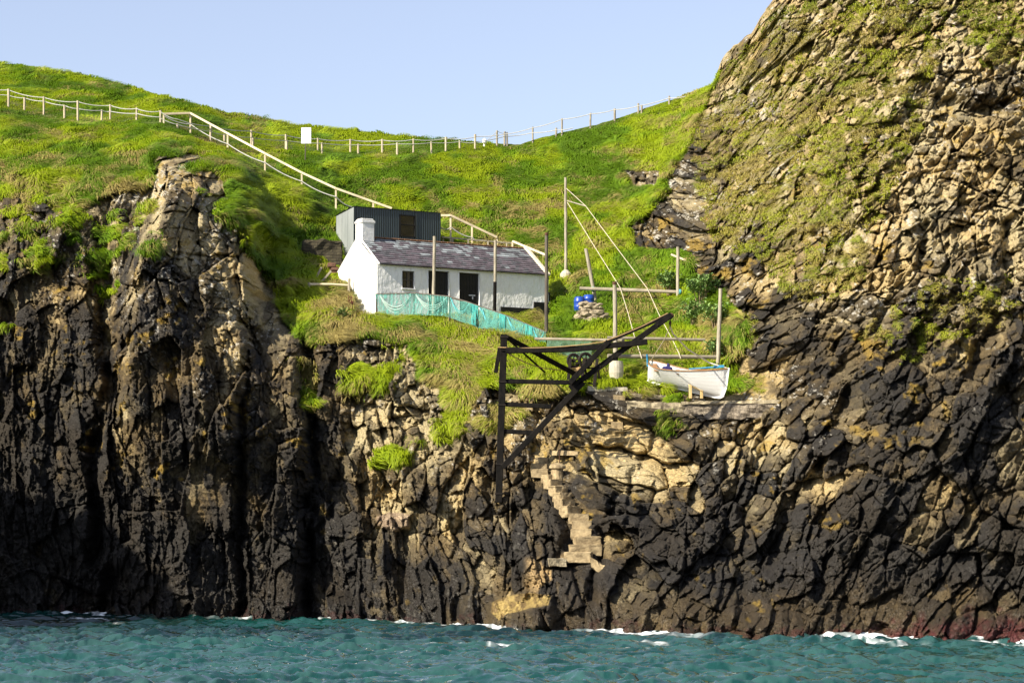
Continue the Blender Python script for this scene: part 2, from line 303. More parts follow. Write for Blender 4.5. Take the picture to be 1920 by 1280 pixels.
# lichens
YEL = .8 * field([(0,450,.2),(300,430,.45),(340,300,.7),(500,600,.9),(300,650,.6),(300,750,.6),(450,640,.7),(650,650,.3),(760,650,.7),(800,850,.15),(960,1000,.2),(1050,780,.5),(1090,760,.6),(1050,860,.7),(1400,540,1.),(1500,540,.8),(1380,480,.9),(1600,100,.4),(1850,130,.7),(1800,450,.55),(1900,560,.6),(1650,600,.5),(1600,900,.3),(1800,900,.2),(100,1000,.0),(400,1000,.1),(1000,1100,.1),(1800,1050,.05),(1250,900,.25)])
yn = fbm(X0 * .9 + 7, Z0 * .9, 5, 340)
yn = yn * .62 + .38 * fbm(X0 * 3.2, Z0 * 3.2, 4, 345)
ym = sstep(.69 - .15 * YEL, .79 - .15 * YEL, yn) * sstep(.1, .3, YEL)
ALB = mix(ALB, np.array([.30, .195, .030]) + 0 * W, .65 * ym)
WHT = field([(380,300,.9),(420,400,1.),(450,520,.7),(300,600,.2),(100,500,.3),(100,700,.05),(740,760,.6),(760,900,.35),(600,800,.05),(1200,850,.3),(1450,150,.7),(1550,300,.9),(1650,200,.6),(1620,420,.7),(1800,200,.4),(1850,400,.35),(1700,700,.1),(1600,900,.2),(1500,850,.3),(300,1000,0),(1300,1050,0),(1800,1000,.05)])
wn = fbm(X0 * 6.5, Z0 * 6.5, 4, 350, .75); wn2 = fbm(X0 * .8, Z0 * .8, 3, 360)
wm = sstep(.68 - .12 * WHT, .75 - .12 * WHT, wn * .62 + wn2 * .3 + .1 * fn2) * sstep(.05, .3, WHT) * (1 - .85 * low)
ALB = mix(ALB, np.array([.50, .47, .40]) + 0 * W, .8 * wm)
# turf colours
STRAW = field([(0,150,.15),(300,200,.15),(600,260,.12),(200,270,.30),(60,330,.55),(250,350,.6),(400,320,.45),(520,420,.25),(560,560,.40),(640,610,.75),(760,600,.3),(800,640,.6),(880,680,.62),(900,720,.6),(900,300,.12),(760,330,.22),(960,420,.7),(880,400,.6),(1010,300,.18),(1100,260,.18),(1200,220,.2),(1200,300,.55),(1130,400,.48),(1260,250,.5),(1200,500,.25),(1080,480,.5),(1250,560,.35),(1150,600,.15),(1090,620,.15),(1200,650,.5),(1380,620,.6),(1450,300,.62),(1550,250,.6),(1500,500,.6),(1650,150,.6),(1900,60,.45),(1400,720,.4),(660,710,.5),(720,680,.15),(730,865,.25),(1000,700,.5),(200,450,.45),(200,520,.2),(690,560,.3)], 70)
sn = fbm(X0 / 1.3, Z0 / .7, 4, 370)
STR = np.clip(STRAW * (1 - .2 * (Y > 133) * (U < 1300)) - .01 + 1.35 * (sn - .5), 0, 1)
soil = np.array([.055, .040, .020]); c_g = np.array([.10, .17, .010]); c_s = np.array([.24, .18, .065])
TUR = mix(mix(c_g + 0 * W, c_s, STR), soil + 0 * W, .35 + 0 * STR)
ALB = mix(ALB, mix(np.array([.34, .245, .085]) + 0 * W, np.array([.17, .115, .045]) + 0 * W, sstep(.40, .62, fn2)), .9 * sstep(.35, .6, OCH + .35 * (fn - .5)))
ALB = mix(ALB, mix(np.array([.42, .32, .21]) + 0 * W, np.array([.25, .18, .12]) + 0 * W, sstep(.42, .62, fn2)), .9 * sstep(.35, .6, PNK + .4 * (fn - .5)))
CR = sstep(.52, .62, fbm(X0 * .9, Z0 * .9, 4, 377)) * psoft([(990,1055),(1060,1045),(1160,1075),(1060,1100),(1000,1120),(985,1100)], wx, wy, 12)
ALB = mix(ALB, np.array([.38, .26, .12]) + 0 * W, .8 * CR)
TGc = sstep(.35, .6, G)
TGc = TGc * np.where((TG - TM > .2) & (U > 1290), .55, 1)
TUR = np.where(((TG - TM > .2) & (U > 1290))[..., None], np.array([.150, .125, .036]), TUR)
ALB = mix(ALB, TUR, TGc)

# ------------------------------------------------------------------ node helpers
def node(nt, t, **kw):
    n = nt.nodes.new(t)
    for k, v in kw.items():
        if hasattr(n, k): setattr(n, k, v)
        else: n.inputs[k.replace('_', ' ')].default_value = v
    return n
def new_mat(name, col=(.5, .5, .5), rough=.8, metal=0, spec=.3):
    m = bpy.data.materials.new(name); m.use_nodes = True
    b = m.node_tree.nodes['Principled BSDF']
    b.inputs['Base Color'].default_value = (*col, 1); b.inputs['Roughness'].default_value = rough
    b.inputs['Metallic'].default_value = metal; b.inputs['Specular IOR Level'].default_value = spec
    return m
def noisy(name, col, col2, scale=4, rough=.8, bump=.2, bscale=20, stretch=(1, 1, 1), spec=.3, lo=.35, hi=.65, dist=.03, metal=0):
    m = new_mat(name, col, rough, metal, spec); t = m.node_tree; b = t.nodes['Principled BSDF']
    tc = node(t, 'ShaderNodeTexCoord'); mp = node(t, 'ShaderNodeMapping'); mp.inputs['Scale'].default_value = stretch
    t.links.new(tc.outputs['Object'], mp.inputs['Vector'])
    n1 = node(t, 'ShaderNodeTexNoise'); n1.inputs['Scale'].default_value = scale; n1.inputs['Detail'].default_value = 6; n1.inputs['Roughness'].default_value = .65
    t.links.new(mp.outputs[0], n1.inputs['Vector'])
    r = node(t, 'ShaderNodeValToRGB'); r.color_ramp.elements[0].position = lo; r.color_ramp.elements[1].position = hi
    r.color_ramp.elements[0].color = (*col, 1); r.color_ramp.elements[1].color = (*col2, 1)
    t.links.new(n1.outputs['Fac'], r.inputs['Fac']); t.links.new(r.outputs[0], b.inputs['Base Color'])
    if bump:
        n2 = node(t, 'ShaderNodeTexNoise'); n2.inputs['Scale'].default_value = bscale; n2.inputs['Detail'].default_value = 5
        t.links.new(mp.outputs[0], n2.inputs['Vector'])
        bp = node(t, 'ShaderNodeBump'); bp.inputs['Strength'].default_value = bump; bp.inputs['Distance'].default_value = dist
        t.links.new(n2.outputs['Fac'], bp.inputs['Height']); t.links.new(bp.outputs[0], b.inputs['Normal'])
    return m

def rock_material():
    m = new_mat('rock_and_turf', rough=.85, spec=.25); t = m.node_tree; b = t.nodes['Principled BSDF']
    at = node(t, 'ShaderNodeAttribute'); at.attribute_name = 'albedo'
    wt = node(t, 'ShaderNodeAttribute'); wt.attribute_name = 'wet'
    tc = node(t, 'ShaderNodeTexCoord')
    n1 = node(t, 'ShaderNodeTexNoise'); n1.inputs['Scale'].default_value = 9; n1.inputs['Detail'].default_value = 8; n1.inputs['Roughness'].default_value = .7
    t.links.new(tc.outputs['Object'], n1.inputs['Vector'])
    mr = node(t, 'ShaderNodeMapRange'); mr.inputs[1].default_value = .3; mr.inputs[2].default_value = .7; mr.inputs[3].default_value = .55; mr.inputs[4].default_value = 1.45
    t.links.new(n1.outputs['Fac'], mr.inputs[0])
    mx = node(t, 'ShaderNodeVectorMath', operation='SCALE')
    t.links.new(at.outputs['Color'], mx.inputs[0]); t.links.new(mr.outputs[0], mx.inputs['Scale'])
    t.links.new(mx.outputs[0], b.inputs['Base Color'])
    rr = node(t, 'ShaderNodeMapRange'); rr.inputs[3].default_value = .88; rr.inputs[4].default_value = .38
    t.links.new(wt.outputs['Fac'], rr.inputs[0]); t.links.new(rr.outputs[0], b.inputs['Roughness'])
    v1 = node(t, 'ShaderNodeTexVoronoi'); v1.inputs['Scale'].default_value = 5.5; v1.feature = 'DISTANCE_TO_EDGE'
    dm = node(t, 'ShaderNodeVectorMath', operation='MULTIPLY_ADD'); dm.inputs[1].default_value = (.25, .25, .25)
    t.links.new(n1.outputs['Color'], dm.inputs[0]); t.links.new(tc.outputs['Object'], dm.inputs[2]); t.links.new(dm.outputs[0], v1.inputs['Vector'])
    cr = node(t, 'ShaderNodeMapRange'); cr.inputs[2].default_value = .07; t.links.new(v1.outputs['Distance'], cr.inputs[0])
    ad = node(t, 'ShaderNodeMath', operation='MULTIPLY_ADD'); ad.inputs[1].default_value = 1.6
    t.links.new(n1.outputs['Fac'], ad.inputs[0]); t.links.new(cr.outputs[0], ad.inputs[2])
    bp = node(t, 'ShaderNodeBump'); bp.inputs['Strength'].default_value = .75; bp.inputs['Distance'].default_value = .06
    t.links.new(ad.outputs[0], bp.inputs['Height']); t.links.new(bp.outputs[0], b.inputs['Normal'])
    return m
M_ROCK = rock_material()

def grid_mesh(name, pts, mat, cols=None, wet=None, smooth=False):
    r, c = pts.shape[:2]
    me = bpy.data.meshes.new(name)
    me.vertices.add(r * c); me.vertices.foreach_set('co', pts.reshape(-1).astype(np.float32))
    i = np.arange(r * c).reshape(r, c)
    q = np.stack([i[:-1, :-1], i[1:, :-1], i[1:, 1:], i[:-1, 1:]], -1).reshape(-1, 4)
    me.loops.add(q.size); me.loops.foreach_set('vertex_index', q.reshape(-1).astype(np.int32))
    me.polygons.add(len(q)); me.polygons.foreach_set('loop_start', np.arange(0, q.size, 4, dtype=np.int32))
    try: me.polygons.foreach_set('loop_total', np.full(len(q), 4, np.int32))
    except Exception: pass
    me.update(calc_edges=True); me.validate()
    if smooth: me.polygons.foreach_set('use_smooth', np.ones(len(q), bool))
    if cols is not None:
        a = me.attributes.new('albedo', 'FLOAT_COLOR', 'POINT')
        a.data.foreach_set('color', np.concatenate([cols.reshape(-1, 3), np.ones((r * c, 1))], 1).reshape(-1).astype(np.float32))
    if wet is not None:
        a = me.attributes.new('wet', 'FLOAT', 'POINT'); a.data.foreach_set('value', wet.reshape(-1).astype(np.float32))
    me.materials.append(mat)
    o = bpy.data.objects.new(name, me); COL.objects.link(o); return o

# back of the hills behind the skyline
top = W[0]
back = []
for dy, dz in ((160, -40), (90, -24), (45, -12), (18, -4.2), (7, -1.3), (2.5, -.3)):
    q = top.copy(); q[:, 1] += dy; q[:, 2] += dz; q[:, 0] *= (1 + dy / 200); back.append(q)
FULL = np.concatenate([np.stack(back), W], 0)
bc = np.broadcast_to(ALB[0][None], (6,) + ALB[0].shape)
wet = sstep(4.5, .5, Z0 + 2.5 * (fn - .5)) * (1 - TGc)
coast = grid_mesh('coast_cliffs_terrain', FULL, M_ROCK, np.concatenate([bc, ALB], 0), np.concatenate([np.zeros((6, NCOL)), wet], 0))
coast['kind'] = 'structure'

# unseen headland added left of frame, ridge shaped to shade the far-left cliff foot
hx = np.linspace(-75, -34, 120); hy = np.linspace(62, 150, 200)
HX, HY = np.meshgrid(hx, hy)
prof = np.interp(HY, [62, 84, 90, 98, 106, 122, 140, 150], [-3, 2, 31, 30, 26, 23, 20, 18])
HZ = prof * np.exp(-np.abs((HX + 48) / 9.5) ** 3) * (1 + .10 * (fbm(HX / 5, HY / 5, 4, 400) - .5)) - 2 + 3 * (fbm(HX / 3, HY / 3, 4, 410) - .5)
hp = np.stack([HX, HY, HZ], -1)
hc = mix(c_mid + 0 * hp, c_g + 0 * hp, sstep(22, 30, HZ))
hd = grid_mesh('unseen_headland', hp, M_ROCK, hc, 0 * HZ); hd['kind'] = 'structure'

# ------------------------------------------------------------------ grass blades (combed tussocks)
def make_grass(n):
    Wz = NRM[..., 2]; softr = (TG - TM > .2) & (U > 1290)
    thin = np.where(softr, .46 * sstep(.05, .5, Wz), 1)
    worn = np.ones(U.shape)
    for pl in ([(16,200),(82,216),(146,226),(207,224),(301,230)],[(307,230),(357,250),(427,278),(497,321),(566,346),(640,398)],[(333,240),(471,272),(596,283),(717,287),(891,279)],[(932,273),(999,265),(1054,252),(1152,226),(1255,192)]):
        worn = np.minimum(worn, .30 + .70 * sstep(5, 16, segdist(pl, U, V + 4)))
    wgt = np.where(TG > .15, TG ** .7, 0) * thin * (V > sk[None, :] + 1) * (1 - np.clip(shelf + shelf2, 0, 1))
    du = np.gradient(us); wgt = wgt * du[None, :] * (wb - sk)[None, :]
    wgt = wgt * np.where((U < -60) | (U > 1980), .25, 1)
    cum = np.cumsum(wgt.reshape(-1)); cum /= cum[-1]
    idx = np.searchsorted(cum, rng.random(n)); idx = np.minimum(idx, W.shape[0] * W.shape[1] - 1)
    i, j = np.unravel_index(idx, V.shape)
    jn = np.minimum(j + 1, NCOL - 1); im = np.minimum(i + 1, NR - 1)
    a, b_ = rng.random((n, 1)), rng.random((n, 1))
    p = W[i, j] * (1 - a) + W[i, jn] * a + (W[im, j] - W[i, j]) * b_
    # smoothed normals
    nn = NRM[i, j]
    nn = nn * .6 + np.array([0, -.25, .75]); nn /= np.linalg.norm(nn, axis=1, keepdims=True)
    x, z = p[:, 0], p[:, 2]
    dh = np.array([0, 0, -1.0]) - nn * (-nn[:, 2:3]); dh /= np.linalg.norm(dh, axis=1, keepdims=True) + 1e-6
    sd_ = np.cross(nn, dh)
    ang = 3.6 * (fbm(x / 1.5, z / 1.0, 3, 500) - .5) * 1.5 + rng.normal(0, .24, n) + .45
    d = dh * np.cos(ang)[:, None] + sd_ * np.sin(ang)[:, None]
    st = STR[i, j]; tus = fbm(x / .8, z / .6, 2, 510)
    L = (.28 + .50 * tus + .12 * rng.random(n)) * (.32 + .68 * TG[i, j]) * (1 + .1 * st)
    L = L * worn[i, j] * np.where(softr[i, j], .42, 1) * (1 - .38 * sstep(134, 150, p[:, 1]))
    lift = .20 + .30 * rng.random(n) + .25 * (tus - .5)
    wd = (.011 + .014 * rng.random(n)) * (p[:, 1] / 125)
    side = np.cross(d, nn); side /= np.linalg.norm(side, axis=1, keepdims=True) + 1e-6
    L_, li, w_ = L[:, None], lift[:, None], wd[:, None]
    m1 = p + nn * L_ * li * 1.1 + d * L_ * .35
    m2 = p + nn * L_ * li * 1.25 + d * L_ * .72
    tip = p + nn * L_ * li * .75 + d * L_ * 1.05
    p0 = p - nn * .05
    vs = np.stack([p0 - side * w_ * .8, p0 + side * w_ * .8, m1 - side * w_, m1 + side * w_, m2 - side * w_ * .7, m2 + side * w_ * .7, tip], 1)
    base = (np.arange(n) * 7)[:, None]
    quads = np.concatenate([base + np.array([0, 1, 3, 2]), base + np.array([2, 3, 5, 4])], 0)
    tris = base + np.array([4, 5, 6])
    me = bpy.data.meshes.new('grass')
    me.vertices.add(n * 7); me.vertices.foreach_set('co', vs.reshape(-1).astype(np.float32))
    li_ = np.concatenate([quads.reshape(-1), tris.reshape(-1)]).astype(np.int32)
    me.loops.add(len(li_)); me.loops.foreach_set('vertex_index', li_)
    ls = np.concatenate([np.arange(0, 8 * n, 4), 8 * n + np.arange(0, 3 * n, 3)]).astype(np.int32)
    me.polygons.add(3 * n); me.polygons.foreach_set('loop_start', ls)
    me.update(calc_edges=True)
    me.polygons.foreach_set('use_smooth', np.ones(3 * n, bool))
    # species and dead straw
    sp = np.clip(st * 1.15 - .10 + .55 * (rng.random(n) - .5), 0, 1)
    patch = fbm(x / 2.3 + 4, z / 1.4, 3, 520)
    g1, g2, g3 = np.array([.140, .250, .006]), np.array([.27, .340, .008]), np.array([.070, .140, .006])
    cg = g1 + (g2 - g1) * np.clip(sstep(.38, .66, patch) + .5 * (rng.random(n) - .5), 0, 1)[:, None]
    cg = cg + (g3 - cg) * (sstep(.50, .34, patch) * .6)[:, None]
    cs = np.array([.37, .30, .10]) * (.65 + .5 * rng.random((n, 1)))
    c = cg + (cs - cg) * sstep(.35, .75, sp)[:, None]
    sr_ = softr[i, j][:, None]; c = np.where(sr_, c * .62 + np.array([.27, .235, .045]) * .55 * (.7 + .6 * rng.random((n, 1))), c)
    c4 = np.repeat(np.concatenate([c, np.ones((n, 1))], 1), 7, 0)
    at = me.attributes.new('tint', 'FLOAT_COLOR', 'POINT'); at.data.foreach_set('color', c4.reshape(-1).astype(np.float32))
    m = new_mat('grass_blades', rough=.6, spec=.2); t = m.node_tree; b = t.nodes['Principled BSDF']
    an = node(t, 'ShaderNodeAttribute'); an.attribute_name = 'tint'
    t.links.new(an.outputs['Color'], b.inputs['Base Color'])
    tr = node(t, 'ShaderNodeBsdfTranslucent'); t.links.new(an.outputs['Color'], tr.inputs[0])
    ms = node(t, 'ShaderNodeMixShader'); ms.inputs[0].default_value = .28
    t.links.new(b.outputs[0], ms.inputs[1]); t.links.new(tr.outputs[0], ms.inputs[2])
    t.links.new(ms.outputs[0], t.nodes['Material Output'].inputs[0])
    me.materials.append(m)
    o = bpy.data.objects.new('grass', me); COL.objects.link(o); o['kind'] = 'stuff'
    o['label'] = 'long wind-combed green and straw grass covering the slopes and cliff tops'; o['category'] = 'grass'
make_grass(520000)

# ------------------------------------------------------------------ sea
def make_sea():
    yy = 4 / np.linspace(4 / 24, 4 / 400, 760) if False else np.concatenate([np.linspace(30, 58, 60), np.linspace(58, 135, 900)[1:], np.linspace(135, 420, 40)[1:]])
    fx = np.concatenate([np.linspace(-.75, -.24, 60), np.linspace(-.24, .24, 760)[1:-1], np.linspace(.24, .75, 60)])
    YY, FX = np.meshgrid(yy, fx, indexing='ij'); XX = FX * YY
    z = np.zeros(XX.shape)
    for (wl, am, an) in ((9., .10, -1.2), (5.3, .07, -1.75), (3.1, .085, -1.15), (2.1, .075, -1.9), (1.4, .055, -1.45), (.95, .034, -1.2), (.62, .020, -1.75)):
        kx, ky = math.cos(an) * 2 * math.pi / wl, math.sin(an) * 2 * math.pi / wl
        ph = kx * XX + ky * YY + 4.5 * (fbm(XX / (wl * 2.2), YY / (wl * 1.5), 2, int(wl * 10)) - .5) * 2
        s_ = np.sin(ph); z += am * (1 - np.abs(s_) * 1.6 + .3 * s_) * (.3 + 1.4 * fbm(XX / (wl * 3), YY / (wl * 3), 2, int(wl * 7)))
    z += .20 * (fbm(XX * .8, YY * 1.3, 4, 620, .55) - .5); z += .05 * (fbm(XX * 2.6, YY * 2.2, 3, 622) - .5); z -= z.mean()
    # foam: broken lace where waves meet the rock, a few drifting streaks
    uu = 960 + F * XX / YY
    ysh = 4 * F / (np.interp(uu, WATL[:, 0], WATL[:, 1]) - 1000)
    dist = ysh - YY
    f1 = fbm(XX / 2.2, YY / 3., 4, 630); f2 = fbm(XX * 1.6, YY * .8, 4, 640)
    amt = np.interp(uu, [0, 120, 230, 300, 700, 800, 950, 1050, 1250, 1450, 1700, 1800, 1920], [.2, .6, .6, .15, .1, .3, .5, .9, .8, .8, .9, .4, .3])
    sh = sstep(1.8, -.6, dist + 3.4 * (f1 - .5))
    foam = sh * sstep(.50 - .10 * amt, .62 - .10 * amt, f2 + .25 * (f1 - .5) + .12 * sh)
    for (u1, v1, u2, v2, k) in ((815, 1209, 995, 1213, 1.), (1125, 1217, 1240, 1220, 1.), (1180, 1204, 1400, 1210, .7), (1450, 1200, 1720, 1208, .9), (120, 1160, 225, 1166, .8)):
        vv = 1000 + 4 * F / YY
        l = np.interp(uu, [u1, u2], [v1, v2]); e = sstep(u1 - 30, u1 + 30, uu) * sstep(u2 + 30, u2 - 30, uu)
        foam = np.maximum(foam, .9 * k * e * sstep(2.2, .5, np.abs(vv - l + 5 * (f1 - .5))) * sstep(.46, .56, f2))
    foam = foam * (.30 + .70 * sstep(.34, .50, fbm(XX * 4.5, YY * 1.8, 3, 645)))
    pts = np.stack([XX, YY, z], -1)
    m = new_mat('sea_water', (.004, .05, .052), .07, spec=.5); t = m.node_tree; b = t.nodes['Principled BSDF']
    b.inputs['IOR'].default_value = 1.5; b.inputs['Coat Weight'].default_value = .6; b.inputs['Coat Roughness'].default_value = .05
    fa = node(t, 'ShaderNodeAttribute'); fa.attribute_name = 'wet'
    ca = node(t, 'ShaderNodeAttribute'); ca.attribute_name = 'albedo'
    mxc = node(t, 'ShaderNodeMix', data_type='RGBA'); t.links.new(fa.outputs['Fac'], mxc.inputs['Factor'])
    t.links.new(ca.outputs['Color'], mxc.inputs['A']); mxc.inputs['B'].default_value = (.82, .86, .86, 1)
    t.links.new(mxc.outputs['Result'], b.inputs['Base Color'])
    rr = node(t, 'ShaderNodeMapRange'); rr.inputs[3].default_value = .07; rr.inputs[4].default_value = .9
    t.links.new(fa.outputs['Fac'], rr.inputs[0]); t.links.new(rr.outputs[0], b.inputs['Roughness'])
    tc = node(t, 'ShaderNodeTexCoord'); n1 = node(t, 'ShaderNodeTexNoise'); n1.inputs['Scale'].default_value = 3.2; n1.inputs['Detail'].default_value = 4
    t.links.new(tc.outputs['Object'], n1.inputs['Vector'])
    bp = node(t, 'ShaderNodeBump'); bp.inputs['Strength'].default_value = .7; bp.inputs['Distance'].default_value = .07
    t.links.new(n1.outputs['Fac'], bp.inputs['Height']); t.links.new(bp.outputs[0], b.inputs['Normal'])
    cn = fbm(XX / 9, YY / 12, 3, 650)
    c = mix(np.array([.001, .016, .015]) + 0 * pts, np.array([.004, .042, .036]) + 0 * pts, sstep(.3, .7, cn + .25 * sstep(100, 70, YY) - .1))  # random teal patches, painted paler near the camera for reflected sky
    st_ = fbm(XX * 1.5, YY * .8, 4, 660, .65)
    c = mix(c, np.array([.034, .092, .082]) + 0 * pts, .55 * sstep(115, 85, YY) * sstep(.50, .66, st_ + .10 * sstep(95, 70, YY) + .35 * z))  # pale streaks painted in for sky reflections, fading out toward the cliff
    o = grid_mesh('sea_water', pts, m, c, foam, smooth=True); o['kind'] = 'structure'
    far_ = grid_mesh('far_water', np.array([[[-4000, 400, -1.2], [4000, 400, -1.2]], [[-4000, 3000, -1.2], [4000, 3000, -1.2]]], float), m, np.full((2, 2, 3), .05), np.zeros((2, 2))); far_['kind'] = 'structure'
make_sea()
# ------------------------------------------------------------------ object helpers
import bmesh
def tag(o, label, cat, group=None):
    o['label'] = label; o['category'] = cat; o['kind'] = 'thing'
    if group: o['group'] = group
    return o
def thing(name, label, cat, loc, rz=0, group=None):
    o = bpy.data.objects.new(name, None); COL.objects.link(o); o.empty_display_size = .2
    o.location = loc; o.rotation_euler = (0, 0, rz)
    return tag(o, label, cat, group)
def part(name, bm, m, parent=None, local=False, smooth=False, off=None):
    """bm in world coordinates (local=False) or already in the parent's frame"""
    me = bpy.data.meshes.new(name)
    root = parent
    shift = Vector((0, 0, 0))
    if not local:
        if parent is not None:
            q = parent
            while q is not None: shift += q.location; q = q.parent
        elif off is not None: shift = Vector(off)
    if shift.length: bmesh.ops.translate(bm, verts=bm.verts, vec=-shift)
    bmesh.ops.recalc_face_normals(bm, faces=bm.faces)
    bm.to_mesh(me); bm.free()
    if smooth: me.polygons.foreach_set('use_smooth', [True] * len(me.polygons))
    for mm in (m if isinstance(m, (list, tuple)) else [m]): me.materials.append(mm)
    o = bpy.data.objects.new(name, me); COL.objects.link(o)
    if parent is not None: o.parent = parent
    elif off is not None: o.location = shift
    return o
def NB(): return bmesh.new()
def frame(a, b):
    d = (b - a).normalized(); up = Vector((0, 0, 1)) if abs(d.z) < .95 else Vector((0, 1, 0))
    s_ = d.cross(up).normalized(); return d, s_, s_.cross(d).normalized()
def tube(bm, pts, r, n=8, r2=None, cap=True, wob=0):
    pts = [Vector(p) for p in pts]; rings = []
    for k, p in enumerate(pts):
        d = (pts[min(k + 1, len(pts) - 1)] - pts[max(k - 1, 0)]).normalized()
        up = Vector((0, 0, 1)) if abs(d.z) < .95 else Vector((0, 1, 0))
        s_ = d.cross(up).normalized(); u_ = s_.cross(d)
        rr = r if r2 is None else r + (r2 - r) * k / (len(pts) - 1)
        if wob: p = p + Vector((random.uniform(-wob, wob), random.uniform(-wob, wob), 0)); rr *= random.uniform(.93, 1.07)
        rings.append([bm.verts.new(p + (s_ * math.cos(a) + u_ * math.sin(a)) * rr) for a in [2 * math.pi * i / n for i in range(n)]])
    for A, B in zip(rings[:-1], rings[1:]):
        for i in range(n): bm.faces.new((A[i], A[(i + 1) % n], B[(i + 1) % n], B[i]))
    if cap: bm.faces.new(rings[0][::-1]); bm.faces.new(rings[-1])
    return bm
def beam(bm, a, b, wd, ht, nrm=None, bev=.012):
    """square timber from a to b; wd across the picture plane normal (nrm), ht the other way"""
    a, b = Vector(a), Vector(b); d = (b - a).normalized()
    y = Vector(nrm or (0, 1, 0)); y = (y - d * y.dot(d)).normalized(); z = d.cross(y)
    vs = []
    for p in (a, b):
        for sy, sz in ((-1, -1), (1, -1), (1, 1), (-1, 1)): vs.append(bm.verts.new(p + y * sy * wd / 2 + z * sz * ht / 2))
    f = [(0, 1, 2, 3), (7, 6, 5, 4), (0, 4, 5, 1), (1, 5, 6, 2), (2, 6, 7, 3), (3, 7, 4, 0)]
    fs = [bm.faces.new([vs[i] for i in q]) for q in f]
    if bev:
        es = list({e for q in fs for e in q.edges})
        bmesh.ops.bevel(bm, geom=es, offset=bev, segments=1, affect='EDGES')
    return bm
def box(bm, c, d, rz=0, bev=0, jit=0):
    m = Matrix.Translation(c) @ Matrix.Rotation(rz, 4, 'Z')
    vs = [bm.verts.new(m @ Vector((sx * d[0] / 2 + random.uniform(-jit, jit), sy * d[1] / 2 + random.uniform(-jit, jit), sz * d[2] / 2 + random.uniform(-jit, jit)))) for sx in (-1, 1) for sy in (-1, 1) for sz in (-1, 1)]
    f = [(0, 1, 3, 2), (4, 6, 7, 5), (0, 4, 5, 1), (2, 3, 7, 6), (0, 2, 6, 4), (1, 5, 7, 3)]
    fs = [bm.faces.new([vs[i] for i in q]) for q in f]
    if bev: bmesh.ops.bevel(bm, geom=list({e for q in fs for e in q.edges}), offset=bev, segments=2, affect='EDGES')
    return bm
def lathe(bm, prof, c, n=20, ax=None):
    c = Vector(c); rings = []
    for r, z in prof:
        ring = []
        for i in range(n):
            a = 2 * math.pi * i / n; p = Vector((r * math.cos(a), r * math.sin(a), z))
            if ax: p = ax @ p
            ring.append(bm.verts.new(c + p))
        rings.append(ring)
    for A, B in zip(rings[:-1], rings[1:]):
        for i in range(n): bm.faces.new((A[i], A[(i + 1) % n], B[(i + 1) % n], B[i]))
    bm.faces.new(rings[0][::-1]); bm.faces.new(rings[-1]); return bm
def rnd3(v, f, s=0):
    x = np.array([v[0] * f + v[1] * f * .7]); y = np.array([v[2] * f + v[1] * f * .4]); return float(fbm(x, y, 3, s)[0]) - .5
def roughen(bm, amp, f, s=0):
    bm.normal_update()
    for v in bm.verts: v.co += v.normal * amp * 2 * rnd3(v.co, f, s)
def stone(bm, c, r, sc=(1, 1, 1), sub=2, amp=.25, rot=None):
    t = bmesh.new(); bmesh.ops.create_icosphere(t, subdivisions=sub, radius=1)
    sd_ = random.randint(0, 999); m = (rot or Matrix.Rotation(random.uniform(0, 6), 4, 'Z'))
    vm = {}
    for v in t.verts:
        k = 1 + amp * 2 * rnd3(v.co * 1.0, 1.1, sd_); p = Vector((v.co.x * sc[0], v.co.y * sc[1], v.co.z * sc[2])) * k * r
        vm[v] = bm.verts.new(Vector(c) + m @ p)
    for f in t.faces: bm.faces.new([vm[v] for v in f.verts])
    t.free(); return bm
def raydir(u, v):
    return (P(u, v, 100) - Vector((0, 0, CAMZ))).normalized()
def hit(u, v, o, n):
    d = raydir(u, v); c = Vector((0, 0, CAMZ)); t = (Vector(o) - c).dot(n) / d.dot(n); return c + d * t
def sag(a, b, s_, n=8):
    a, b = Vector(a), Vector(b); return [a.lerp(b, t / n) - Vector((0, 0, 4 * s_ * (t / n) * (1 - t / n))) for t in range(n + 1)]

# ------------------------------------------------------------------ materials
def whitewash(name):
    m = noisy(name, (.80, .80, .78), (.66, .65, .62), 1.1, .85, .9, 5, (1, 1, .6), lo=.52, hi=.85, dist=.05); return m
M_WASH = whitewash('whitewash')
def weather(m):
    t = m.node_tree; b = t.nodes['Principled BSDF']; src = b.inputs['Base Color'].links[0].from_socket
    tc = node(t, 'ShaderNodeTexCoord'); mp = node(t, 'ShaderNodeMapping'); mp.inputs['Scale'].default_value = (2.6, 2.6, .35); t.links.new(tc.outputs['Object'], mp.inputs[0])
    n = node(t, 'ShaderNodeTexNoise'); n.inputs['Scale'].default_value = 1.6; n.inputs['Detail'].default_value = 5; t.links.new(mp.outputs[0], n.inputs[0])
    r = node(t, 'ShaderNodeMapRange'); r.inputs[1].default_value = .56; r.inputs[2].default_value = .76; r.inputs[4].default_value = .55; t.links.new(n.outputs['Fac'], r.inputs[0])
    mx = node(t, 'ShaderNodeMix', data_type='RGBA'); t.links.new(r.outputs[0], mx.inputs['Factor']); t.links.new(src, mx.inputs['A']); mx.inputs['B'].default_value = (.42, .38, .29, 1); t.links.new(mx.outputs['Result'], b.inputs['Base Color'])
weather(M_WASH)
M_WASHC = noisy('whitewash_chimney', (.80, .80, .78), (.70, .69, .66), 2, .85, .5, 6, dist=.04)
M_TAR = noisy('tar_paint', (.006, .006, .007), (.016, .015, .014), 3, .6, .4, 12)
M_TIMB = noisy('tarred_timber', (.003, .003, .003), (.012, .010, .008), 5, .85, .5, 14, (1, 1, .4), spec=.12)
M_BLKDOOR = noisy('black_door_paint', (.006, .006, .007), (.014, .013, .012), 4, .55, .3, 9)
M_WOODG = noisy('grey_weathered_wood', (.40, .36, .27), (.22, .19, .14), 3.5, .85, .5, 18, (1.5, 1.5, .35))
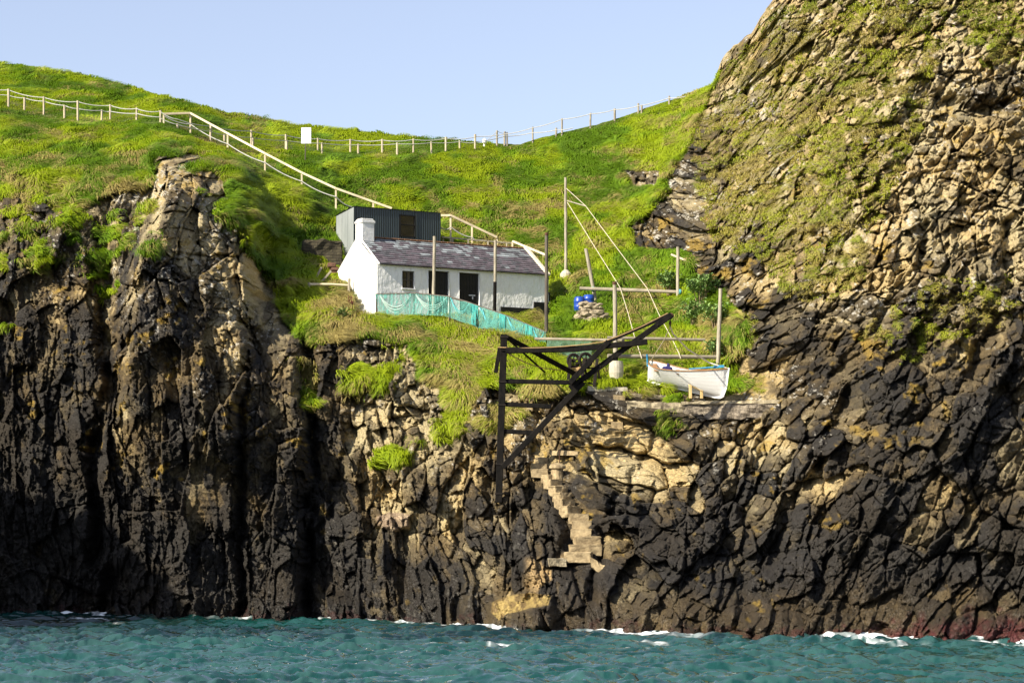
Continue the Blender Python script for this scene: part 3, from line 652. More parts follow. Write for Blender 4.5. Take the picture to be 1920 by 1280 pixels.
M_WOODD = noisy('dark_weathered_wood', (.05, .042, .035), (.13, .11, .085), 3, .85, .5, 18, (1.5, 1.5, .35))
M_WOODY = noisy('new_yellow_timber', (.58, .43, .19), (.44, .31, .13), 4, .7, .3, 16, (1, 1, .4))
M_RAIL = noisy('pale_rail_wood', (.64, .54, .36), (.48, .40, .27), 3, .8, .3, 14, (.5, .5, .5))
M_FENCE = noisy('pale_fence_post', (.56, .47, .33), (.36, .30, .21), 3, .85, .4, 16, (1.5, 1.5, .5))
M_LOG = noisy('grey_log', (.30, .26, .19), (.17, .15, .11), 3, .85, .6, 14, (.4, 1.4, 1.4))
M_ROPE = noisy('pale_rope', (.60, .54, .42), (.42, .36, .25), 12, .9, .4, 60)
M_ROPEF = noisy('grey_fence_rope', (.42, .42, .39), (.30, .29, .27), 8, .9, .3, 50)
M_ROPET = noisy('tan_rope', (.42, .28, .12), (.28, .18, .08), 12, .9, .4, 60)
M_CONC = noisy('rough_concrete', (.40, .34, .22), (.13, .105, .07), 3.4, .9, .9, 9, dist=.05)
M_CONCS = noisy('shell_concrete', (.50, .46, .36), (.34, .31, .24), 14, .9, .6, 24, dist=.02)
M_CONCD = noisy('pebbly_dark_concrete', (.24, .20, .15), (.09, .075, .058), 5, .9, 1, 8, dist=.07, lo=.42, hi=.58)
M_STEP = noisy('step_concrete', (.40, .31, .175), (.15, .11, .06), 3.4, .9, .7, 10, dist=.03)
M_STONE = noisy('lichened_stone', (.36, .30, .20), (.14, .115, .085), 3.2, .9, .8, 10, lo=.4, hi=.62)
M_LICH = noisy('ochre_lichened_rock', (.42, .30, .09), (.20, .13, .045), 2.2, .9, .9, 7, lo=.38, hi=.62, dist=.06)
M_PINK = noisy('bare_pale_rock', (.46, .33, .20), (.30, .21, .13), 2.2, .9, .9, 7, dist=.06)
M_IRON = noisy('black_iron', (.006, .006, .006), (.022, .014, .010), 5, .7, .3, 20, spec=.2)
M_RUST = noisy('rusty_iron', (.10, .045, .022), (.05, .025, .015), 6, .8, .4, 20)
M_BOAT = noisy('white_boat_paint', (.90, .90, .88), (.86, .86, .84), 2, .5, .08, 8, spec=.5)
M_BOATIN = noisy('boat_inside_paint', (.62, .64, .64), (.48, .50, .50), 3, .6, .1, 8)
M_VARN = noisy('varnished_rail', (.30, .16, .065), (.22, .11, .045), 5, .45, .2, 14)
M_BLUEO = noisy('blue_painted_oar', (.02, .20, .36), (.015, .14, .27), 5, .5, .1, 20)
M_CLOTH = noisy('navy_cloth', (.02, .02, .09), (.035, .03, .13), 9, .9, .6, 12)
M_BARREL = noisy('blue_plastic', (.012, .06, .34), (.010, .045, .26), 4, .38, .05, 10, spec=.5)
M_OAK = noisy('old_cask_wood', (.055, .042, .032), (.15, .12, .085), 3, .85, .6, 10, (2, 2, .3))
M_SIGN = noisy('white_sign_panel', (.84, .84, .83), (.79, .79, .78), 3, .5, 0)
M_GLASS = new_mat('dark_window_glass', (.012, .014, .014), .06, spec=.6)
M_CLAD = noisy('green_grey_cladding', (.028, .042, .044), (.040, .056, .058), 1.2, .42, .05, 8, (1, 1, .3), spec=.5)
M_CLADS = noisy('grey_flat_sheet', (.26, .28, .28), (.20, .22, .22), 1.5, .5, .1, 5, (1, 1, .3), spec=.5)
M_COPE = noisy('pale_coping', (.62, .56, .44), (.44, .39, .30), 3, .9, .5, 12)
M_RIDGE = noisy('ridge_tile', (.12, .075, .055), (.20, .10, .05), 3, .85, .5, 12)
M_LEAF = noisy('shrub_leaf', (.21, .31, .085), (.10, .18, .05), 3, .6, .2, 12)
M_LEAFY = noisy('yellow_leaf', (.30, .32, .05), (.18, .24, .04), 3, .6, .2, 12)
M_STEM = noisy('dry_stem', (.36, .27, .15), (.22, .16, .09), 6, .9, .2, 20)
M_REDST = noisy('dry_red_dock', (.16, .05, .03), (.10, .035, .025), 6, .9, .2, 20)
def slate_mat():
    m = new_mat('roof_slate', rough=.7, spec=.35); t = m.node_tree; b = t.nodes['Principled BSDF']
    a = node(t, 'ShaderNodeAttribute'); a.attribute_name = 'tint'
    tc = node(t, 'ShaderNodeTexCoord'); n = node(t, 'ShaderNodeTexNoise'); n.inputs['Scale'].default_value = 9; n.inputs['Detail'].default_value = 5
    t.links.new(tc.outputs['Object'], n.inputs['Vector'])
    mr = node(t, 'ShaderNodeMapRange'); mr.inputs[1].default_value = .3; mr.inputs[2].default_value = .7; mr.inputs[3].default_value = .75; mr.inputs[4].default_value = 1.25
    t.links.new(n.outputs['Fac'], mr.inputs[0]); sc = node(t, 'ShaderNodeVectorMath', operation='SCALE')
    t.links.new(a.outputs['Color'], sc.inputs[0]); t.links.new(mr.outputs[0], sc.inputs['Scale']); t.links.new(sc.outputs[0], b.inputs['Base Color'])
    bp = node(t, 'ShaderNodeBump'); bp.inputs['Strength'].default_value = .3; bp.inputs['Distance'].default_value = .02
    t.links.new(n.outputs['Fac'], bp.inputs['Height']); t.links.new(bp.outputs[0], b.inputs['Normal']); return m
M_SLATE = slate_mat()
def brick_mat(name, c1, c2, cm, sx, sz):
    m = new_mat(name, rough=.9); t = m.node_tree; b = t.nodes['Principled BSDF']
    tc = node(t, 'ShaderNodeTexCoord'); mp = node(t, 'ShaderNodeMapping'); mp.inputs['Rotation'].default_value = (math.pi / 2, 0, 0)
    t.links.new(tc.outputs['Object'], mp.inputs[0])
    br = node(t, 'ShaderNodeTexBrick'); br.inputs['Scale'].default_value = 1; br.inputs['Brick Width'].default_value = sx; br.inputs['Row Height'].default_value = sz
    br.inputs['Mortar Size'].default_value = .018; br.inputs['Color1'].default_value = (*c1, 1); br.inputs['Color2'].default_value = (*c2, 1); br.inputs['Mortar'].default_value = (*cm, 1)
    t.links.new(mp.outputs[0], br.inputs[0]); t.links.new(br.outputs['Color'], b.inputs['Base Color'])
    n = node(t, 'ShaderNodeTexNoise'); n.inputs['Scale'].default_value = 10; t.links.new(tc.outputs['Object'], n.inputs[0])
    ad = node(t, 'ShaderNodeMath', operation='SUBTRACT'); t.links.new(n.outputs['Fac'], ad.inputs[0]); t.links.new(br.outputs['Fac'], ad.inputs[1])
    bp = node(t, 'ShaderNodeBump'); bp.inputs['Strength'].default_value = .8; bp.inputs['Distance'].default_value = .03
    t.links.new(ad.outputs[0], bp.inputs['Height']); t.links.new(bp.outputs[0], b.inputs['Normal']); return m
M_BRICK = brick_mat('old_stone_wall', (.085, .072, .042), (.05, .042, .026), (.035, .03, .02), .42, .17)
def net_mat(name, col, cover, cell):
    m = new_mat(name, col, .8); t = m.node_tree; b = t.nodes['Principled BSDF']
    tc = node(t, 'ShaderNodeTexCoord'); v = node(t, 'ShaderNodeTexVoronoi', feature='DISTANCE_TO_EDGE'); v.inputs['Scale'].default_value = cell
    v.inputs['Randomness'].default_value = .35
    t.links.new(tc.outputs['Object'], v.inputs['Vector'])
    n = node(t, 'ShaderNodeTexNoise'); n.inputs['Scale'].default_value = 2.2; t.links.new(tc.outputs['Object'], n.inputs['Vector'])
    th = node(t, 'ShaderNodeMapRange'); th.inputs[1].default_value = .3; th.inputs[2].default_value = .7; th.inputs[3].default_value = cover * .55; th.inputs[4].default_value = cover * 1.45
    t.links.new(n.outputs['Fac'], th.inputs[0])
    lt = node(t, 'ShaderNodeMath', operation='LESS_THAN'); t.links.new(v.outputs['Distance'], lt.inputs[0]); t.links.new(th.outputs[0], lt.inputs[1])
    t.links.new(lt.outputs[0], b.inputs['Alpha']); return m
M_NET = net_mat('green_netting', (.10, .32, .27), .085, 17)
M_NETD = net_mat('teal_bunched_netting', (.05, .34, .32), .18, 18)
M_NETO = net_mat('olive_shade_netting', (.08, .15, .10), .12, 18)

# ------------------------------------------------------------------ cottage
E1 = Vector((CT_, ST_, 0)); E2 = Vector((-ST_, CT_, 0)); NF = -E2
LC, WC = 10.8, 4.6
cot = thing('cottage', 'long low whitewashed cottage with purple slate roof and black doors on the grassy shelf', 'cottage', C0, TH)
def cl(u, v, back=0.0):                                    # photo pixel -> cottage frame on the front wall plane
    h = hit(u, v, C0 + E2 * back, NF); q = h - C0; return Vector((q.dot(E1), q.dot(E2), q.z))
ZE = cl(707, 494).z; ZR = P(695, 446, 130.2).z - C0.z
def opening(u1, v1, u2, v2):
    a, b = cl(u1, (v1 + v1) / 2), cl(u2, v2); a2 = cl(u2, v1)
    return [a.x, b.x, b.z, (a.z + a2.z) / 2]
W1 = opening(754, 508, 777, 541); D1 = opening(803, 508, 842, 585); D2 = opening(861, 513, 899, 588)
D1[2] = D2[2] = .02; D1[3] = D2[3] = max(D1[3], D2[3])
def wallpanel(bm, xs, zs, holes, ztop=None, amp=.03, y0=0, axis='x', seed=0):
    vs = {}
    def V_(i, j):
        if (i, j) not in vs:
            x, z = xs[i], zs[j]
            if ztop is not None: z = zs[0] + (ztop(x) - zs[0]) * (zs[j] - zs[0]) / (zs[-1] - zs[0])
            o = amp * 2 * (float(fbm(np.array([x * 1.3]), np.array([z * 1.3]), 4, seed)[0]) - .5)
            vs[i, j] = bm.verts.new((x, y0 - o, z) if axis == 'x' else (y0 - o, x, z))
        return vs[i, j]
    for i in range(len(xs) - 1):
        for j in range(len(zs) - 1):
            cx_, cz = (xs[i] + xs[i + 1]) / 2, (zs[j] + zs[j + 1]) / 2
            if any(h[0] < cx_ < h[1] and h[2] < cz < h[3] for h in holes): continue
            bm.faces.new((V_(i, j), V_(i + 1, j), V_(i + 1, j + 1), V_(i, j + 1)))
def lines(a, b, st, extra): return sorted(set([round(x, 4) for x in np.linspace(a, b, int((b - a) / st) + 1)] + [round(x, 4) for x in extra]))
bm = NB(); holes = [W1, D1, D2]
wallpanel(bm, lines(0, LC, .12, [h[k] for h in holes for k in (0, 1)]), lines(-1.3, ZE, .12, [h[k] for h in holes for k in (2, 3)]), holes, seed=900)
for h in holes:                                            # reveals
    x1, x2, z1, z2 = h; dp = .24
    for q in ([(x1, 0, z1), (x1, dp, z1), (x1, dp, z2), (x1, 0, z2)], [(x2, 0, z1), (x2, dp, z1), (x2, dp, z2), (x2, 0, z2)], [(x1, 0, z2), (x2, 0, z2), (x2, dp, z2), (x1, dp, z2)], [(x1, 0, z1), (x2, 0, z1), (x2, dp, z1), (x1, dp, z1)]):
        bm.faces.new([bm.verts.new((a, b - .02, c)) for a, b, c in q])
part('front_wall', bm, M_WASH, cot, True)
zt = lambda y: ZE + (ZR - ZE) * (1 - abs(y - WC / 2) / (WC / 2)) - .02
for nm, x0, sg in (('gable_wall', 0, 1), ('gable_wall', LC, -1)):
    bm = NB(); ys = list(np.linspace(0, WC, 37)); zs = list(np.linspace(-1.3, 1, 40))
    wallpanel(bm, ys, zs, [], zt, .035, x0, 'y', 910 if sg > 0 else 911); part(nm, bm, M_WASH, cot, True)
bm = NB(); wallpanel(bm, list(np.linspace(0, LC, 20)), list(np.linspace(-1, ZE, 6)), [], None, .02, WC, 'x', 912); part('back_wall', bm, M_WASH, cot, True)
# tarred plinth
pa, pb, pc = cl(938, 575), cl(1000, 574), cl(1017, 567)
bm = NB(); box(bm, ((pa.x + pb.x) / 2, -.02, pa.z - .65), (pb.x - pa.x, .16, 1.3)); box(bm, ((pb.x + LC) / 2 + .04, -.02, pc.z - .73), (LC - pb.x + .08, .158, 1.46)); box(bm, (LC + .03, WC / 2, pc.z - .5), (.16, WC, 2.2)); part('tarred_plinth', bm, M_TAR, cot, True)
# roof: boarding, then courses of slates
ov = .10
roofp = bmesh.new(); sl = math.hypot(WC / 2, ZR - ZE); pit = math.atan2(ZR - ZE, WC / 2)
for sgn in (1, -1):
    y_e, y_r = (-.02, WC / 2) if sgn > 0 else (WC + .02, WC / 2)
    vs = [roofp.verts.new(p) for p in ((.08, y_e, ZE - .01), (LC - .06, y_e, ZE - .01), (LC - .06, y_r, ZR - .01), (.08, y_r, ZR - .01))]
    roofp.faces.new(vs)
bmesh.ops.solidify(roofp, geom=roofp.faces[:], thickness=.05)
roof = part('roof', roofp, M_TAR, cot, True)
me = bpy.data.meshes.new('slates'); bm = NB(); lay = bm.verts.layers.float_color.new('tint')
ncs, rows = 34, 13; cw = (LC - .30) / ncs; chh = (sl + .14) / rows
for sgn in (1, -1):
    for r_ in range(rows):
        for k in range(-1, ncs + 1):
            x1 = .14 + (k + (.5 if r_ % 2 else 0)) * cw; x2 = x1 + cw - .008
            x1, x2 = max(x1, .13), min(x2, LC - .16)
            if x2 - x1 < .05: continue
            s1 = -.14 + r_ * chh + random.uniform(-.012, .012); s2 = s1 + chh * 1.12
            lift = random.uniform(.0, .012); vv = []
            for (x, s_, hh) in ((x1, s1, .055 + lift), (x2, s1, .055 + lift), (x2, s2, .026), (x1, s2, .026)):
                y = s_ * math.cos(pit) - hh * math.sin(pit); z = ZE + s_ * math.sin(pit) + hh * math.cos(pit)
                if sgn < 0: y = WC - y
                vv.append((x, y, z))
            top_ = [bm.verts.new(p) for p in vv]
            bot = [bm.verts.new((p[0], p[1] + .022 * math.sin(pit) * sgn, p[2] - .022 * math.cos(pit))) for p in vv]
            bm.faces.new(top_); bm.faces.new((bot[0], bot[1], top_[1], top_[0])); bm.faces.new((top_[1], bot[1], bot[2], top_[2])); bm.faces.new((bot[0], top_[0], top_[3], bot[3]))
            f_ = r_ / rows; xx = x1 / LC
            pr = .85 * sstep(.45, .80, np.array(f_ + .30 * (float(fbm(np.array([x1 * .55]), np.array([r_ * .35]), 3, 77)[0]) - .5) * 2)) * (1 - .25 * xx)
            if f_ > .93: pr *= .5
            if random.random() < float(pr) * .85 or random.random() < .015:
                k_ = random.uniform(.6, 1.15); c = (.25 * k_, .275 * k_, .29 * k_)
            else:
                k_ = random.uniform(.65, 1.3); hsh = random.random()
                c = (.105 * k_, .088 * k_, .102 * k_) if hsh < .6 else (.092 * k_, .090 * k_, .100 * k_)
            for v_ in top_ + bot: v_[lay] = (*c, 1)
part('slates', bm, M_SLATE, roof, True)
bm = NB()
for k in range(26):
    x1 = .5 + k * (LC - .75) / 26
    t_ = bmesh.new(); beam(bm, (x1, WC / 2, ZR + .045), (x1 + (LC - .75) / 26 - .012, WC / 2, ZR + .045 + random.uniform(-.01, .01)), .26, .09, (0, 1, 0), .03)
part('ridge_tiles', bm, M_RIDGE, roof, True)
bm = NB()
for x0, wd_ in ((.05, .10), (LC - .07, .24)):
    bm = NB()
    for sgn in (1, -1):
        y_e = -.16 if sgn > 0 else WC + .16
        beam(bm, (x0, y_e, ZE - .06 + .02), (x0, WC / 2, ZR + .09), wd_, .15 if x0 > 1 else .10, (1, 0, 0), .03)
    part('verge_coping', bm, M_COPE if x0 > 1 else M_WASHC, roof, True)
bm = NB(); box(bm, (LC / 2, -.13, ZE - .02), (LC - .3, .07, .06)); part('eaves_board', bm, M_TAR, roof, True)
# chimney on the left gable
ctop = P(680, 411, 130).z - C0.z
chm = bmesh.new(); box(chm, (.44, WC / 2, (ZR - .9 + ctop - .2) / 2), (.80, .78, ctop - .2 - ZR + .9), bev=.05)
chim = part('chimney', chm, M_WASHC, roof, True)
bm = NB(); box(bm, (.44, WC / 2, ctop - .16), (.88, .86, .20), bev=.05); box(bm, (.44, WC / 2, ctop - .02), (.74, .72, .10), bev=.04); part('chimney_cap', bm, M_WASHC, chim, True)
# window
def frame_rect(bm, x1, x2, z1, z2, y, w_, d_):
    box(bm, ((x1 + x2) / 2, y, z1 + w_ / 2), (x2 - x1, d_, w_)); box(bm, ((x1 + x2) / 2, y, z2 - w_ / 2), (x2 - x1, d_, w_))
    for x in (x1 + w_ / 2, x2 - w_ / 2): box(bm, (x, y, (z1 + z2) / 2), (w_, d_ - .004, z2 - z1 - 2 * w_))
x1, x2, z1, z2 = W1
bm = NB(); frame_rect(bm, x1, x2, z1, z2, .13, .06, .07)
box(bm, ((x1 + x2) / 2, .13, (z1 + z2) / 2), (.035, .05, z2 - z1 - .12)); box(bm, ((x1 + x2) / 2, .132, (z1 + z2) / 2), (x2 - x1 - .12, .046, .035))
win = part('window', bm, M_WOODD, cot, True)
bm = NB(); box(bm, ((x1 + x2) / 2, .155, (z1 + z2) / 2), (x2 - x1 - .1, .012, z2 - z1 - .1)); part('pane', bm, M_GLASS, win, True)
bm = NB(); box(bm, ((x1 + x2) / 2, -.01, z1 - .05), (x2 - x1 + .1, .16, .08), bev=.02); part('sill', bm, M_WASHC, win, True)
# doors
for h, lt in ((D1, False), (D2, True)):
    x1, x2, z1, z2 = h
    bm = NB(); n = 7
    for k in range(n): box(bm, (x1 + (k + .5) * (x2 - x1) / n, .16 + .004 * (k % 2), (z1 + z2) / 2), ((x2 - x1) / n - .012, .05, z2 - z1), bev=.006)
    box(bm, ((x1 + x2) / 2, .20, (z1 + z2) / 2), (x2 - x1, .03, z2 - z1))
    d_ = part('door', bm, M_BLKDOOR, cot, True)
    if lt:
        a, b_ = cl(881, 553), cl(893, 554); bm = NB(); box(bm, ((a.x + b_.x) / 2, .115, a.z), (b_.x - a.x, .03, .06)); c = cl(888, 558); box(bm, (c.x, .11, c.z), (.06, .03, .16)); part('latch', bm, noisy('bright_latch', (.5, .52, .55), (.4, .42, .45), 9, .5, .1), d_, True)

# ------------------------------------------------------------------ corrugated shed behind it
S0 = P(663, 470, 138.0); S0.z = P(629, 485, 139.9).z - .25
shed = thing('shed', 'flat-roofed dark green corrugated metal shed rising behind the white cottage', 'shed', S0, TH)
LS, DS = 5.76, 2.25
def slc(u, v): h = hit(u, v, S0, NF); q = h - S0; return Vector((q.dot(E1), q.dot(E2), q.z))
zt1 = slc(663, 387).z; zt2 = zt1 - .30
wa, wb_ = slc(749, 402), slc(779, 446)
bm = NB()
def corr(bm, x1, x2, z1, z2, y=0):
    n = max(2, int((x2 - x1) / .0245)); prev = None
    for k in range(n + 1):
        x = x1 + (x2 - x1) * k / n; yy = y - .022 * math.cos(x / .147 * 2 * math.pi)
        c = (bm.verts.new((x, yy, z1)), bm.verts.new((x, yy, z2)))
        if prev: bm.faces.new((prev[0], c[0], c[1], prev[1]))
        prev = c
corr(bm, 0, wa.x, 0, zt1); corr(bm, wb_.x, LS, 0, zt1); corr(bm, wa.x, wb_.x, 0, wb_.z); corr(bm, wa.x, wb_.x, wa.z, zt1)
part('corrugated_front', bm, M_CLAD, shed, True, smooth=True)
bm = NB()
for k in range(3):
    ya, yb = DS * k / 3 + .012, DS * (k + 1) / 3 - .012
    vs = [(-.0, ya, 0), (0, yb, 0), (0, yb, zt1 + (zt2 - zt1) * yb / DS), (0, ya, zt1 + (zt2 - zt1) * ya / DS)]
    a = [bm.verts.new(v) for v in vs]; b_ = [bm.verts.new((v[0] + .04, v[1], v[2])) for v in vs]
    bm.faces.new(a); bm.faces.new(b_[::-1])
    for i in range(4): bm.faces.new((a[i], a[(i + 1) % 4], b_[(i + 1) % 4], b_[i]))
part('side_panels', bm, M_CLADS, shed, True)
bm = NB(); box(bm, (.06, DS / 2, zt2 / 2), (.03, DS - .02, zt2)); box(bm, (LS, DS / 2, zt2 / 2), (.04, DS, zt2)); box(bm, (LS / 2, DS, zt2 / 2), (LS, .04, zt2)); part('inner_walls', bm, M_CLAD, shed, True)
bm = NB(); vs = [bm.verts.new(p) for p in ((-.06, -.08, zt1 + .02), (LS + .06, -.08, zt1 + .02), (LS + .06, DS + .06, zt2 + .02), (-.06, DS + .06, zt2 + .02))]; bm.faces.new(vs); bmesh.ops.solidify(bm, geom=bm.faces[:], thickness=.06); part('roof', bm, M_CLAD, shed, True)
for x_ in (.02, wb_.x + .04): bm = NB(); box(bm, (x_, -.035, zt1 / 2), (.08, .03, zt1)); part('trim_strip', bm, M_CLAD, shed, True)
bm = NB(); frame_rect(bm, wa.x, wb_.x, wb_.z, wa.z, .0, .07, .09); box(bm, ((wa.x + wb_.x) / 2, .0, wb_.z + .55 * (wa.z - wb_.z)), (wb_.x - wa.x - .14, .07, .05)); win = part('window', bm, M_TAR, shed, True)
bm = NB(); box(bm, ((wa.x + wb_.x) / 2, .03, (wa.z + wb_.z) / 2), (wb_.x - wa.x - .1, .012, wa.z - wb_.z - .1)); part('pane', bm, M_GLASS, win, True)

# ------------------------------------------------------------------ stone wall, plank ruin and broken fence beside the gable
yw_ = min(gY(580, 486), gY(600, 486), gY(622, 486)) - .3; a, b_ = P(574, 488, yw_), P(634, 488, yw_ + .6)
bm = NB(); d = b_ - a; bz = P(600, 450, yw_).z
box(bm, ((a.x + b_.x) / 2, yw_ + .5, (a.z - .6 + bz) / 2), (b_.x - a.x + .4, .6, bz - a.z + .6), .3, .06, .05)
bmesh.ops.subdivide_edges(bm, edges=bm.edges[:], cuts=5, use_grid_fill=True); roughen(bm, .22, 1.3, 3)
o = part('stone_wall', bm, M_BRICK, None, off=a); tag(o, 'short dark brown rubble stone wall at the left end of the dark metal shed', 'wall')
bm = NB()
p = gY(628, 520); base = P(628, 530, p - .4)
for k, (u, v) in enumerate(((622, 497), (626, 504), (629, 512), (631, 520), (634, 528))):
    q = P(u, v, p - .5 + k * .05); box(bm, q, (.42, .5, .22), random.uniform(-.3, .3), .03, .03)
o = part('brick_stub', bm, noisy('old_red_masonry', (.20, .10, .065), (.10, .06, .045), 3, .9, .6, 10), None, off=base); tag(o, 'crumbling red masonry stub against the rear of the white gable', 'masonry')
fy = min(gY(u_, 548) for u_ in range(580, 656, 8)) - .35
f = thing('broken_fence', 'low broken wooden fence rail left of the white gable', 'fence', P(579.5, 552, fy))
bm = NB(); tube(bm, [P(582, 533, fy), P(620, 533, fy + .1), P(654, 535, fy + .2)], .065, 8, wob=.01); part('rail', bm, M_RAIL, f)
for (u1, v1, u2, v2) in ((579.5, 530, 579.5, 556), (655, 522, 653, 590)):
    bm = NB(); tube(bm, [P(u1, v1, fy + .15), P((u1 + u2) / 2, (v1 + v2) / 2, fy + .15), P(u2, v2, fy + .15)], .075, 8, wob=.008); part('post', bm, M_WOODG, f)
for (u1, v1, u2, v2), lb in (((592, 522, 603, 501), 'short split stake leaning in the grass, upper of two left of the cottage'), ((600, 532, 621, 508), 'longer split stake leaning in the grass just above the broken fence rail')):
    y_ = gY(u1, v1 + 4) - .5; bm = NB(); beam(bm, P(u1, v1, y_), P(u2, v2, y_ - .1), .08, .11); o = part('leaning_stake', bm, M_WOODG, None, off=P(u1, v1, y_)); tag(o, lb, 'stake')

# ------------------------------------------------------------------ single poles
def pole(ut, vt, ub, vb, Yv, r, m, label, name='wooden_pole', darkfoot=None, cap=None, ext=.8):
    a, b_ = P(ub, vb, Yv), P(ut, vt, Yv); d = (b_ - a).normalized()
    n = 7; pts = [a - d * ext + (b_ - a + d * ext) * k / n for k in range(n + 1)]
    e = thing(name, label, 'pole', a)
    bm = NB(); tube(bm, pts, r * 1.05, 10, r * .92, wob=.008); part('shaft', bm, m, e)
    if darkfoot: bm = NB(); q = P(ub + (ut - ub) * darkfoot, vb + (vt - vb) * darkfoot, Yv); tube(bm, [a - d * ext, q], r * 1.05 + .006, 10); part('tarred_foot', bm, M_TIMB, e)
    if cap: bm = NB(); tube(bm, [b_ - d * .12, b_ + d * .02], r * .92 + .012, 10); part('pole_cap', bm, M_RUST, e)
    return e
yp1, yp2, yp3 = 128.4, 130.4, min(gY(1025, v) for v in range(600, 634, 4)) - .1
pole(814.7, 443, 812.5, 588, yp1, .088, M_WOODG, 'pale bare pole standing before the first black door of the cottage')
pole(929, 450, 927.5, 585, yp2, .085, M_WOODG, 'pale pole with a tarred foot before the cottage wall right of both doors', darkfoot=.42)
pole(1025, 437, 1024.5, 632, yp3, .095, M_WOODD, 'dark weathered pole with a rusty top at the right end of the cottage', cap=True)
ypt = gY(1060, 521)
e = pole(1060.6, 333, 1061, 512, ypt, .085, M_WOODG, 'tallest pale pole on the hillside, set in a concrete base, with a small spar', 'flag_pole', ext=.2)
bm = NB(); lathe(bm, [(.34, -.5), (.33, .18), (.17, .36), (.12, .40)], P(1061, 519, ypt), 12); part('concrete_base', bm, M_CONCS, e)
bm = NB(); tube(bm, [P(1062, 376, ypt), P(1098, 386.5, ypt - 1.2)], .035, 8); part('spar', bm, M_WOODG, e)
ylp = gY(1114, 568) - .4; pole(1098.5, 466, 1117, 566, ylp, .10, M_WOODG, 'leaning grey pole behind the blue drums')
yrp = gY(1271, 556) - .5; pole(1271, 463, 1271, 560, yrp, .095, M_WOODG, 'grey pole at the right end of the upper log rail, below the dark rock')
ymp = 115.0
e = pole(1152.5, 529, 1154.5, 690, ymp, .105, M_WOODG, 'grey pole with a rusty top in a tub-shaped concrete foot behind the black derrick', darkfoot=.18, cap=True, ext=.1)
bm = NB(); lathe(bm, [(.26, -.30), (.30, -.22), (.35, .05), (.35, .35), (.31, .62), (.2, .48)], P(1155.5, 701, ymp - .05), 16); part('concrete_foot', bm, M_CONCS, e, smooth=False)
yfr = 116.6
pole(1351, 541, 1346, 690, yfr, .10, M_WOODG, 'grey pole standing behind the bow of the white boat')

# log rails
def log(u1, v1, u2, v2, Y1, Y2, r, label, m=M_LOG):
    a, b_ = P(u1, v1, Y1), P(u2, v2, Y2); bm = NB(); tube(bm, [a.lerp(b_, k / 6) for k in range(7)], r, 10, r * .93, wob=.012)
    o = part('log_rail', bm, m, None, off=a); return tag(o, label, 'log rail')
yl1 = ylp + .15
log(1087.5, 540.5, 1292.5, 548, ylp - .22, yrp - .22, .105, 'long horizontal log tied across two poles above the blue drums')
log(1004, 635, 1170, 638, 117.7, 115.4, .075, 'pale thin log carrying the olive netting behind the derrick')
log(1139, 633, 1322, 637, 117.6, 117.9, .08, 'thin horizontal log above the white boat, higher of two')
log(1140, 667.5, 1344, 669.5, ymp + .25, yfr + .05, .105, 'thick horizontal log close behind the white boat, lower of two')
for u, v, yy in ((1111.5, 542, ylp - .1), (1275, 547, yrp - .1)):
    bm = NB(); lathe(bm, [(.14, -.05), (.14, .05)], P(u, v, yy - .1), 10, Matrix.Rotation(math.pi / 2, 3, 'Y')); o = part('rope_lashing', bm, noisy('blue_green_cord', (.10, .35, .36), (.07, .25, .27), 9, .9, .1), None, off=P(u, v, yy - .1)); tag(o, 'blue-green cord lashing on the upper log at its ' + ('leaning pole' if u < 1200 else 'far right pole'), 'lashing')
yk = gY(1300, 495) - .6
bm = NB(); beam(bm, P(1258, 477, yk), P(1322.5, 503, yk - .6), .06, .11); o = part('hand_rail', bm, M_RAIL, None, off=P(1258, 477, yk)); tag(o, 'short sloping pale hand rail against the dark rock on the right', 'hand rail')

# ------------------------------------------------------------------ nets on the cliff edge
def curtain(tops, bots, name, mat, parent, Yf, amp=.12, nu=60, nv=10, seed=0, slack=.0):
    tops, bots = np.array(tops, float), np.array(bots, float); bm = NB(); g = []
    for i in range(nu + 1):
        s_ = i / nu; ut = tops[0, 0] + (tops[-1, 0] - tops[0, 0]) * s_; ub = bots[0, 0] + (bots[-1, 0] - bots[0, 0]) * s_
        vt = np.interp(ut, tops[:, 0], tops[:, 1]); vb = np.interp(ub, bots[:, 0], bots[:, 1]); col = []
        for j in range(nv + 1):
            t = j / nv; u, v = ut + (ub - ut) * t, vt + (vb - vt) * t
            o_ = amp * 2 * (float(fbm(np.array([s_ * nu / 3.0]), np.array([t * 1.3]), 3, seed)[0]) - .5) * (.25 + t)
            col.append(bm.verts.new(P(u, v, Yf(u) + o_)))
        g.append(col)
    for i in range(nu):
        for j in range(nv): bm.faces.new((g[i][j], g[i + 1][j], g[i + 1][j + 1], g[i][j + 1]))
    return part(name, bm, mat, parent, smooth=True)
_nu = [704, 740, 780, 815, 850, 885, 920, 955, 990, 1025]
_ny = [min(gY(u, v) for v in np.arange(np.interp(u, [704, 776, 841, 875, 945, 1024], [560, 558, 562, 572, 596, 628]), np.interp(u, [704, 776, 833, 885, 935, 966, 1025], [592, 588, 590, 608, 632, 640, 648]), 3)) - .22 for u in _nu]
_ny = [min(a_, float(np.interp(u, [700, 780, 850, 920, 1025], [126.8, 126.3, 125.4, 123.2, 121.0]))) for u, a_ in zip(_nu, _ny)]
NY = lambda u: float(np.interp(u, _nu, _ny))
NT = [(704, 552), (776, 550), (841, 556), (875, 566), (945.4, 590.5), (1024, 623)]
NBt = [(710, 594), (737, 592), (776, 590), (833, 592), (885, 610), (935, 634), (966, 642), (1022, 650)]
nf = thing('net_fence', 'pole fence hung with pale green and teal fishing net along the cliff edge', 'net fence', P(706, 592, NY(706)))
for (p1, p2) in zip(NT[:-1], NT[1:]):
    bm = NB(); tube(bm, [P(*p1, NY(p1[0])), P(*p2, NY(p2[0]))], .05, 7); part('top_rail', bm, M_WOODD, nf)
